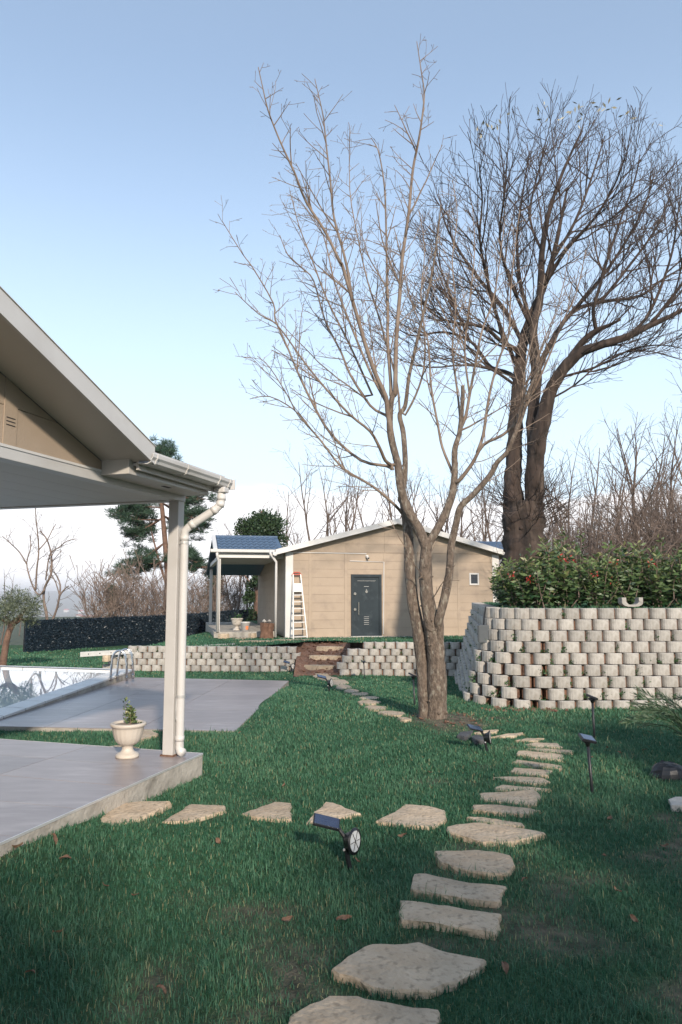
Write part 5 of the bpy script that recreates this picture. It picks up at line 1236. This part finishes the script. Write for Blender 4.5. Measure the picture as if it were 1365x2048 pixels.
def stake():
    root = bpy.data.objects.new('stake_light', None); COL.objects.link(root)
    m2 = MB(); m2.tube([(.012, 0, -.08), (.008, 0, .02), (-.012, 0, .40)], [.008, .013, .013], 10); m2.build('stake', M_black, root, True)
    m2 = MB(); m2.tube([(-.012, 0, .385), (-.014, 0, .41), (-.016, 0, .435)], [.014, .024, .05], 10); m2.build('neck', M_black, root, True)
    x = Vector((.95, .12, -.22)).normalized(); yv = Vector((-.1, .95, .30)); yv = (yv - x * yv.dot(x)).normalized(); zv = x.cross(yv); m2 = MB(); m2.box((-.016, 0, .448), (.125, .105, .022), (x, yv, zv)); m2.build('panel_case', M_black, root, False, .003)
    m2 = MB(); m2.box(Vector((-.016, 0, .448)) + zv * .012, (.108, .09, .002), (x, yv, zv)); m2.build('solar_cell', M_solar, root); return root
sk0 = stake()
for i, (x, y, s_, rz_, lab) in enumerate(((1183, 1588, 1.0, 0, 'thin black stake light with tilted solar top on the shaded lawn'), (1189, 1478, 1.05, .9, 'black stake light standing nearest the foot of the tall planter wall'), (829, 1412, 1.0, .8, 'black stake light on the grass just left of the fruit tree'), (729, 1358, .9, .6, 'black stake light in front of the low wall below the door'))):
    o = sk0 if i == 0 else copy_tree(sk0); o.location = on_ground(x, y); o.scale = (s_, s_, s_); o.rotation_euler = (0, 0, rz_); tag(o, lab, 'stake light', 'solar stake lights')

# ------------------------------------------------------------------ step ladder, steel profile, porch things
def lpt(x, y, n): s, z = atF(x, y, n); return FP(s, n, z)
ft = [lpt(587, 1284, -.62), lpt(615.5, 1283, -.60)]; tp_ = [lpt(586.6, 1149, -.10), lpt(601.5, 1149, -.10)]
lad = empty('step_ladder', tuple(ft[0]), 'white aluminium step ladder with red top leaning on the tan wall', 'ladder')
for a, b in zip(ft, tp_):
    e = (b - a).normalized(); sd = FE; m2 = MB(); m2.box(a.lerp(b, .5), ((b - a).length, .035, .06), (e, sd, e.cross(sd))); m2.build('rail', M_white2, lad)
for y in (1191, 1204.8, 1218.4, 1232, 1245.6, 1259.3, 1274):
    f = (1284 - y) / 135; a = ft[0].lerp(tp_[0], f); b = ft[1].lerp(tp_[1], f); m2 = MB(); e = (b - a); m2.box(a.lerp(b, .5), (e.length, .085, .03), (e.normalized(), e.normalized().cross(ZA).normalized(), ZA)); m2.build('step', M_white2, lad)
a = ft[0].lerp(tp_[0], .80); b = ft[1].lerp(tp_[1], .80); e = (b - a); up_ = (tp_[0] - ft[0]).normalized(); m2 = MB(); m2.box(a.lerp(b, .5) - FN * .03, (e.length * .98, .28, .02), (e.normalized(), up_, e.normalized().cross(up_))); m2.build('platform', M_white2, lad)
m2 = MB(); m2.tube([tp_[0], tp_[0] + ZA * .07 + FE * .04, tp_[1] + ZA * .07 - FE * .04, tp_[1]], .022, 8); m2.build('top_hoop', M_red, lad, True)
m2 = MB(); m2.box(tp_[0].lerp(tp_[1], .5) + ZA * .0, (.33, .05, .03), FAX); m2.build('top_cap', M_red, lad)
a, b = on_ground(161, 1311, .22, zl), None
a = atY(161, 1309, 19.0); b = atY(470, 1291, 20.6); e = (b - a).normalized(); nn = Vector((e.y, -e.x, 0)).normalized(); pf = empty('steel_profile', tuple(a), 'long perforated galvanised steel profile resting on the low wall', 'steel profile')
m2 = MB(); m2.box(a.lerp(b, .5), ((b - a).length, .012, .12), (e, nn, nn.cross(e) * -1)); m2.build('web', M_galv, pf)
for s_ in (-.054, .054):
    m2 = MB(); m2.box(a.lerp(b, .5) - nn * .036 + ZA * s_, ((b - a).length, .06, .010), (e, nn, ZA)); m2.build('flange', M_galv, pf)
k = 0
while .3 + k * .28 < (b - a).length:
    c = a + e * (.2 + k * .28) + nn * .0065; m2 = MB(); m2.tube([c, c + nn * .001], .016, 10); m2.build('hole', M_seam, pf); k += 1
# support under its free end
g1 = a.lerp(b, .16); zg = ground_at(g1.x, g1.y)
stone('prop_stone', 'rough stone propping the free end of the steel profile', [Vector((g1.x + .1 * math.cos(t_) , g1.y + .1 * math.sin(t_), 0)) for t_ in [k * .9 for k in range(7)]], 260, .12, max(.05, g1.z - .06 - zg), lambda x, y: zg, None, 'stone')
# urn, bucket and stump near the porch
def far_urn(x, y, n, lab):
    p = lpt(x, y, n); root = empty('urn_planter', (p.x, p.y, PFZ), lab, 'planter'); sc = 1.35; m2 = MB(); m2.lathe((p.x, p.y, PFZ), [(r * sc, z * sc) for r, z in prof], 28, (8, 12, 14, .05)); m2.build('bowl', M_pot, root, True)
    P = np.array([[p.x, p.y, PFZ + .42]]) + g.normal(size=(50, 3)) * np.array([.09, .09, .06]); V, F, T = leaf_cloud(P, g.normal(size=(50, 3)) + np.array([0, 0, .8]), np.full(50, .09), g, .45); V -= np.array(root.location); mesh_np('foliage', V, F, M_weed, root, T, 'stuff')
far_urn(474, 1252, 1.7, 'cream urn with green plant on the porch of the garden house')
p = lpt(491, 1258, 1.2); bk = empty('paint_bucket', (p.x, p.y, PFZ), 'white plastic bucket with orange sticker on the porch floor', 'bucket')
m2 = MB(); m2.lathe((p.x, p.y, PFZ), [(.13, 0), (.155, .27), (.168, .275), (.168, .30), (.15, .30), (.145, .27)], 24); m2.build('pail', M_white2, bk, True)
m2 = MB(); vs = [Vector((p.x + .1455 * math.cos(t_) , p.y + .1455 * math.sin(t_), PFZ + z)) for z in (.05, .17) for t_ in [-1.35 + .16 * k for k in range(5)]]; vs = [Vector((p.x + (v.x - p.x) * (1.0 + (.0 if i < 5 else .055)), p.y + (v.y - p.y) * (1.0 + (.0 if i < 5 else .055)), v.z)) for i, v in enumerate(vs)]; m2.add(vs, [(k, k + 1, k + 6, k + 5) for k in range(4)]); m2.build('sticker', M_orange, bk)
m2 = MB(); m2.tube([Vector((p.x + .17 * math.cos(t_), p.y - .03, PFZ + .27 - .16 * math.sin(t_) * .4)) for t_ in [k * .39 for k in range(9)]], .004, 5, False); m2.build('handle', M_galv, bk)
sp_ = lpt(533, 1283, -.1); zg = ground_at(sp_.x, sp_.y); st = empty('tree_stump', (sp_.x, sp_.y, zg), 'rough brown stump with grey stones on top at the house corner', 'stump')
m2 = MB(); m2.tube([(sp_.x, sp_.y, zg - .1), (sp_.x, sp_.y, zg + .2), (sp_.x + .02, sp_.y, zg + .50)], [.24, .20, .21], 12, True, None, .35, 3.0); m2.build('trunk', M_wood, st)
for k in range(5):
    m2 = MB(); q = random.Random(k); cr_ = q; clod(m2, (sp_.x + q.uniform(-.12, .12), sp_.y + q.uniform(-.1, .1), zg + .55), q.uniform(.06, .10)); m2.build('stone', M_conc, st)
for k, (x, y, lab) in enumerate(((444, 1270, 'rough yellowish stone on the grass at the porch corner'), (451, 1269, 'reddish rough stone under the porch post'), (505, 1268, 'flat stone leaning on the porch floor edge'))):
    p = lpt(x, y, .2); zg = ground_at(p.x, p.y); stone('rubble_stone', lab, [Vector((p.x + .13 * math.cos(t_), p.y + .11 * math.sin(t_), 0)) for t_ in [q * .9 for q in range(7)]], 270 + k, .12, .16, lambda x, y: zg, None, 'stone')
# dark slate flakes at the tree foot, dark rock and pale stone on the right
stone('slate_flake', 'dark slate flake lying at the fruit tree foot', zpoly(*Z8, [(195, 182), (215, 165), (275, 155), (265, 180), (230, 190)], zl, .05), 280, .03, .05, zl, None, 'slate').data.materials[0] = M_slate
stone('slate_flake', 'angular dark slate slab beside the spotlight at the tree', zpoly(*Z8, [(268, 190), (300, 182), (330, 190), (335, 215), (290, 212)], zl, .05), 281, .03, .06, zl, None, 'slate').data.materials[0] = M_slate
p = on_ground(1338, 1556); bgs = MB(); q = random.Random(4); vs = []; fs = []
for i in range(7):
    for k in range(14):
        t_ = k * 6.283 / 14; f = i / 6; rr = math.cos(f * 1.45) ** .6; vs.append(Vector((p.x + .17 * rr * math.cos(t_) * (1 + .2 * mnoise.noise((k, i * .7, 3))), p.y + .13 * rr * math.sin(t_), p.z - .02 + .15 * math.sin(f * 1.5) * (1 + .25 * mnoise.noise((k * .6, 2, i))))))
for i in range(6):
    for k in range(14): fs.append((i * 14 + k, i * 14 + (k + 1) % 14, (i + 1) * 14 + (k + 1) % 14, (i + 1) * 14 + k))
fs.append(tuple(range(6 * 14, 7 * 14))); bgs.add(vs, fs); tag(bgs.build('plastic_bag', M_black, None, False), 'crumpled black bag lying on the shaded lawn', 'bag')
stone('garden_stone', 'pale grey stone on the shaded lawn near the black bag', zpoly(*Z8, [(1290, 515), (1330, 502), (1420, 500), (1450, 530), (1380, 550), (1310, 545)], zl, .05), 283, .07, .05, zl, None, 'stone').data.materials[0] = M_conc
# feathery plant leaning in from the right
fr = empty('feathery_plant', (on_ground(1440, 1560).x, on_ground(1440, 1560).y, 0), 'feathery grey green plant leaning over the lawn before the tall wall', 'plant'); t = MB(); P = []; D = []; rf = random.Random(3); b0 = Vector(fr.location)
for k in range(26):
    tip = atY(rf.uniform(1235, 1400), rf.uniform(1375, 1455), b0.y + rf.uniform(-.3, .6)) if k < 15 else b0 + Vector((rf.uniform(-.2, .9), rf.uniform(-.6, .6), rf.uniform(.4, 1.0)))
    mid = b0.lerp(tip, .5) + ZA * rf.uniform(.12, .28); Q, R = smooth_line([b0 + Vector((rf.gauss(0, .05), rf.gauss(0, .05), -.02)), mid, tip], [.007, .005, .002], 8); t.tube(Q, R, 4, False)
    for i in range(5, len(Q) - 1):
        for _ in range(9): d = (Q[i + 1] - Q[i]).normalized(); P.append(Q[i].lerp(Q[i + 1], rf.random())[:]); D.append((d * 1.3 + Vector((rf.gauss(0, .5), rf.gauss(0, .5), rf.gauss(0, .5))))[:])
V, F, T = leaf_cloud(np.array(P), np.array(D), g.uniform(.05, .11, len(P)), g, .10); V -= np.array(fr.location); t.build('stem', M_weed, fr); mesh_np('foliage', V, F, M_fern, fr, T, 'stuff')

# ------------------------------------------------------------------ weeds in the walls
gw_ = np.random.default_rng(15); rw2 = random.Random(15)
by_root = {}
for q, nv, z, root in WALL_SPOTS: by_root.setdefault(root.name, (root, []))[1].append((q, nv, z))
for nm, (root, lst) in by_root.items():
    P = []; D = []
    for q, nv, z in lst:
        if rw2.random() < .5 * (1.0 if -.1 < z < 1.0 else .25):
            sd = Vector((nv.y, -nv.x, 0)); c = q + sd * PT * .5 - nv * .03 + ZA * (z + .02 + rw2.uniform(0, .04)); k = rw2.randint(12, 60)
            for _ in range(k): v = c + sd * rw2.gauss(0, .05) - nv * abs(rw2.gauss(0, .03)) + ZA * rw2.gauss(0, .025); P.append(v[:]); D.append((-nv * .6 + Vector((rw2.gauss(0, .7), rw2.gauss(0, .7), rw2.gauss(-.1, .7))))[:])
    if P:
        V, F, T = leaf_cloud(np.array(P), np.array(D), gw_.uniform(.025, .055, len(P)), gw_, .5); V -= np.array(root.location); mesh_np('weeds', V, F, M_weed, root, T, 'stuff')

# ------------------------------------------------------------------ fallen leaves
def dead_leaf(seed):
    r = random.Random(seed); ln, wd = .085, .045; vs = []; fs = []
    for i in range(7):
        f = i / 6; hw = wd / 2 * math.sin(math.pi * min(.97, f * .93 + .05)) ** .8; cz = .012 * math.sin(f * 4 + seed) + .004
        for s_ in (-1, 0, 1): vs.append((f * ln - ln / 2, s_ * hw, cz + .010 * abs(s_) * (1 + r.uniform(-.4, .6))))
    for i in range(6):
        for s_ in range(2): a = i * 3 + s_; fs.append((a, a + 1, a + 4, a + 3))
    me = bpy.data.meshes.new('fallen_leaf'); me.from_pydata(vs, [], fs); me.materials.append(M_deadleaf); return me
dl = [dead_leaf(k) for k in range(4)]; rd = random.Random(30)
pxl = [(437, 1692, 1.2), (118, 1875, 1.1), (322, 1995, 1), (108, 1690, 1.6), (30, 1702, 1.8), (130, 1728, 1.3), (568, 1577, 1), (440, 1532, 1), (575, 1850, 1.2), (690, 1850, 1.5), (805, 1680, 1.2), (715, 1730, .8), (1300, 1470, 1), (1245, 1450, 1), (1215, 1500, .9), (1290, 1505, .9), (1240, 1510, .8), (1220, 1645, 1.3), (1235, 1790, 1), (1210, 1720, .9), (1185, 1520, .8), (1050, 1770, .9), (1270, 1850, 1), (950, 1530, .8), (860, 1550, .8), (480, 1470, .8), (270, 1800, .8), (210, 1780, .8), (1010, 1950, 1.2), (60, 1960, .9), (1330, 1700, 1)]
for x, y, s_ in pxl:
    o = link('fallen_leaf', rd.choice(dl), None); p = on_ground(x, y); o.location = p + ZA * .026; o.scale = (s_ * .6,) * 3; o.rotation_euler = (rd.uniform(-.5, .5), rd.uniform(-.5, .5), rd.uniform(0, 6.28)); tag(o, 'curled brown fallen leaf lying on the grass', 'leaf', 'fallen leaves on the lawn')

# ------------------------------------------------------------------ houses far across the valley
hw_ = None
for i in range(9):
    x = rw.uniform(120, 200); Y = rw.uniform(3000, 4300); p = atY(x, 1200, Y); z = far_z(p.x, Y)
    if hw_ is None:
        hw_ = bpy.data.objects.new('valley_house', None); COL.objects.link(hw_); m2 = MB(); m2.box((0, 0, 3.5), (16, 11, 9)); m2.build('wall', M_white2, hw_); m2 = MB(); m2.prism([Vector((-8.6, -6, 8)), Vector((8.6, -6, 8)), Vector((8.6, 0, 11.5)), Vector((-8.6, 0, 11.5))], (0, 0, .4)); m2.prism([Vector((-8.6, 6, 8)), Vector((8.6, 6, 8)), Vector((8.6, 0, 11.5)), Vector((-8.6, 0, 11.5))], (0, 0, .4)); m2.build('roof', M_red, hw_); o = hw_
    else: o = copy_tree(hw_)
    o.location = (p.x, Y, z); o.scale = (1.5,) * 3; o.rotation_euler = (0, 0, rw.uniform(-.5, .5)); tag(o, 'tiny white house far across the hazy valley', 'house', 'houses across the valley')

# ------------------------------------------------------------------ grass
gg = np.random.default_rng(99)
def grid_sample(me_name, x0, y0, res, x1, y1):
    me = bpy.data.objects[me_name].data; nx = int((x1 - x0) / res) + 1; ny = int((y1 - y0) / res) + 1
    co = np.empty(len(me.vertices) * 3, np.float32); me.vertices.foreach_get('co', co); Z = co.reshape(-1, 3)[:, 2].reshape(ny, nx)
    B = np.empty(len(me.vertices), np.float32); me.attributes['bare'].data.foreach_get('value', B); B = B.reshape(ny, nx)
    def f(X, Y):
        i = np.clip((X - x0) / res, 0, nx - 1.001); j = np.clip((Y - y0) / res, 0, ny - 1.001); a = i.astype(int); b = j.astype(int); u = i - a; v = j - b
        g4 = lambda A: A[b, a] * (1 - u) * (1 - v) + A[b, a + 1] * u * (1 - v) + A[b + 1, a] * (1 - u) * v + A[b + 1, a + 1] * u * v
        return g4(Z), g4(B)
    return f
low_s = grid_sample('lawn', -16, -14, .2, 12, 32); up_s = grid_sample('upper_lawn', -13, 10.9, .3, 30, 62)
def np_inside(poly, X, Y):
    c = np.zeros(len(X), bool); n = len(poly); j = n - 1
    for i in range(n):
        xi, yi = poly[i][0], poly[i][1]; xj, yj = poly[j][0], poly[j][1]
        m_ = ((yi > Y) != (yj > Y)) & (X < (xj - xi) * (Y - yi) / ((yj - yi) or 1e-9) + xi); c ^= m_; j = i
    return c
TERR = [(q.x, q.y) for q in (HP(TU0, TV0, 0), HP(TU1, TV0, 0), HP(TU1, TV1, 0), HP(TU0, TV1, 0))]
NOG = [TERR, pat, [(q.x, q.y) for q in PC], [(-.98, 17.95), (.05, 17.95), (.05, 20.3), (-.98, 20.3)]] + STONE_POLY
nz2 = lambda X, Y, s: np.sin(X * s + 1.3 * np.sin(Y * s * .7)) * np.sin(Y * s * 1.1 + 1.7 * np.sin(X * s * .6 + 2))
def blades(X, Y, samp, hgt, wid, keep_fn=None):
    ok = np.ones(len(X), bool)
    for p in NOG:
        xs = [q[0] for q in p]; ys = [q[1] for q in p]; bb = (X > min(xs)) & (X < max(xs)) & (Y > min(ys)) & (Y < max(ys))
        if bb.any(): idx = np.nonzero(bb)[0]; ok[idx[np_inside(p, X[idx], Y[idx])]] = False
    if keep_fn is not None: ok &= keep_fn(X, Y)
    X, Y = X[ok], Y[ok]; Z, B = samp(X, Y); k = gg.random(len(X)) > B * .93; X, Y, Z, B = X[k], Y[k], Z[k], B[k]; n = len(X)
    cl = nz2(X, Y, 1.1) * .45 + nz2(X, Y, 2.9) * .5 + nz2(X, Y, 6.1) * .35 + nz2(X + 3, Y, 13.) * .25
    h = hgt * gg.uniform(.55, 1.25, n) * (1 + .35 * cl) * (1 - .45 * B) * np.where(gg.random(n) < .03, 1.7, 1.0); w_ = wid * gg.uniform(.7, 1.3, n)
    a = gg.uniform(0, 2 * np.pi, n); lean = gg.uniform(.15, .95, n); dx, dy = np.cos(a), np.sin(a); sa = a + np.pi / 2 + gg.normal(0, .4, n); sx, sy = np.cos(sa) * w_ / 2, np.sin(sa) * w_ / 2
    V = np.zeros((n, 5, 3)); hx = h * lean
    V[:, 0] = np.stack([X - sx, Y - sy, Z - .008], 1); V[:, 1] = np.stack([X + sx, Y + sy, Z - .008], 1)
    V[:, 2] = np.stack([X - sx * .8 + dx * hx * .35, Y - sy * .8 + dy * hx * .35, Z + h * .55], 1); V[:, 3] = np.stack([X + sx * .8 + dx * hx * .35, Y + sy * .8 + dy * hx * .35, Z + h * .55], 1)
    V[:, 4] = np.stack([X + dx * hx, Y + dy * hx, Z + h * np.clip(1.05 - lean * .45, .4, 1)], 1)
    b = (np.arange(n) * 5)[:, None]; F = np.concatenate([b + np.array([[0, 1, 3]]), b + np.array([[0, 3, 2]]), b + np.array([[2, 3, 4]])])
    t_ = np.clip(.40 + .30 * cl + gg.normal(0, .20, n), 0, .84); t_ = np.where(gg.random(n) < .06 + .05 * (cl > .35) + .25 * B, gg.uniform(.88, 1, n), t_)
    return V.reshape(-1, 3), F, np.repeat(t_, 5)
def band(y0, y1, den, hgt, wid, samp, keep_fn=None, m=.62, x0=None, x1=None):
    A = (y1 ** 2 - y0 ** 2) * m; n = int(A * den); Y = np.sqrt(gg.uniform(y0 ** 2, y1 ** 2, n)); X = gg.uniform(-1, 1, n) * m * Y; return blades(X, Y, samp, hgt, wid, keep_fn)
def low_keep(X, Y):
    rx = 2.0 + (Y - 11.3) * .145; behind = (Y > 10.72) & (X > np.where(Y < 11.4, 2.2, rx - .1)); behind |= (Y > 18.0) & (X > -.95); behind |= (Y > 19.4) & (X > -6.1) & (X <= -.95); return ~behind
def up_keep(X, Y): return np.array([keep_upper(x, y) and not (FP(0, 0, 0).y - .3 + (x + 1.8) * .218 < y < 40 and -4.2 < x < 7.2) for x, y in zip(X, Y)], bool)
parts = [band(2.2, 4.2, 9500, .036, .0036, low_s, low_keep), band(4.2, 6.5, 6200, .036, .0046, low_s, low_keep), band(6.5, 9.5, 3300, .036, .0068, low_s, low_keep), band(9.5, 13.5, 1500, .037, .0105, low_s, low_keep), band(13.5, 20, 620, .038, .018, low_s, low_keep), band(19, 30, 170, .05, .03, low_s, lambda X, Y: low_keep(X, Y) & (X < -.95))]
def join(parts):
    V = []; F = []; T = []; k = 0
    for v, f, t_ in parts: V.append(v); F.append(f + k); T.append(t_); k += len(v)
    return np.concatenate(V), np.concatenate(F), np.concatenate(T)
def tufts(n, y0, y1, k, hgt, wid):
    Y = np.sqrt(gg.uniform(y0 ** 2, y1 ** 2, n)); X = gg.uniform(-1, 1, n) * .6 * Y; s_ = .018
    X = np.repeat(X, k) + gg.normal(0, s_, n * k); Y = np.repeat(Y, k) + gg.normal(0, s_, n * k); return blades(X, Y, low_s, hgt, wid, low_keep)
parts += [tufts(420, 2.2, 4.5, 16, .066, .0034), tufts(900, 4.5, 8, 14, .062, .005), tufts(900, 8, 14, 10, .06, .008)]
EX = []; EY = []
for p in STONE_POLY:                            # longer blades leaning over the stone edges
    m_ = len(p); cx = sum(q[0] for q in p) / m_; cy = sum(q[1] for q in p) / m_
    for i in range(m_):
        a, b = p[i], p[(i + 1) % m_]; ln = math.hypot(b[0] - a[0], b[1] - a[1]); k = max(1, int(ln * (170 if cy < 8 else 70)))
        for _ in range(k):
            t_ = gg.random(); o_ = 1.09 + gg.random() * .05; EX.append(cx + (a[0] + (b[0] - a[0]) * t_ - cx) * o_); EY.append(cy + (a[1] + (b[1] - a[1]) * t_ - cy) * o_)
parts.append(blades(np.array(EX), np.array(EY), low_s, .058, .0042, low_keep))
V, F, T = join(parts); o = mesh_np('grass', V, F, M_grass, None, T, 'stuff'); tag(o, 'short teal green grass covering the lower lawn', 'grass')
V, F, T = join([band(18, 27, 330, .055, .022, up_s, up_keep), band(11, 18, 500, .06, .014, up_s, lambda X, Y: up_keep(X, Y) & (X > 2.2))]); o = mesh_np('grass', V, F, M_grass, None, T, 'stuff'); tag(o, 'grass on the upper lawn by the garden house and raised bed', 'grass')

# ------------------------------------------------------------------ haze over the whole country
mb = MB(); mb.box((0, 0, -45), (26000, 26000, 250)); hz = mb.build('haze', None); tag(hz, 'thin pale haze over the valley and hills', 'haze', None, 'stuff')
M_haze = bpy.data.materials.new('haze_air'); M_haze.use_nodes = True; _t = M_haze.node_tree; _t.nodes.remove(_t.nodes['Principled BSDF'])
_v = _t.nodes.new('ShaderNodeVolumePrincipled'); _v.inputs['Color'].default_value = (0.93, 0.95, 1.0, 1); _v.inputs['Density'].default_value = 0.00022; _v.inputs['Anisotropy'].default_value = 0.0
_t.links.new(_v.outputs[0], _t.nodes['Material Output'].inputs['Volume']); hz.data.materials.append(M_haze)
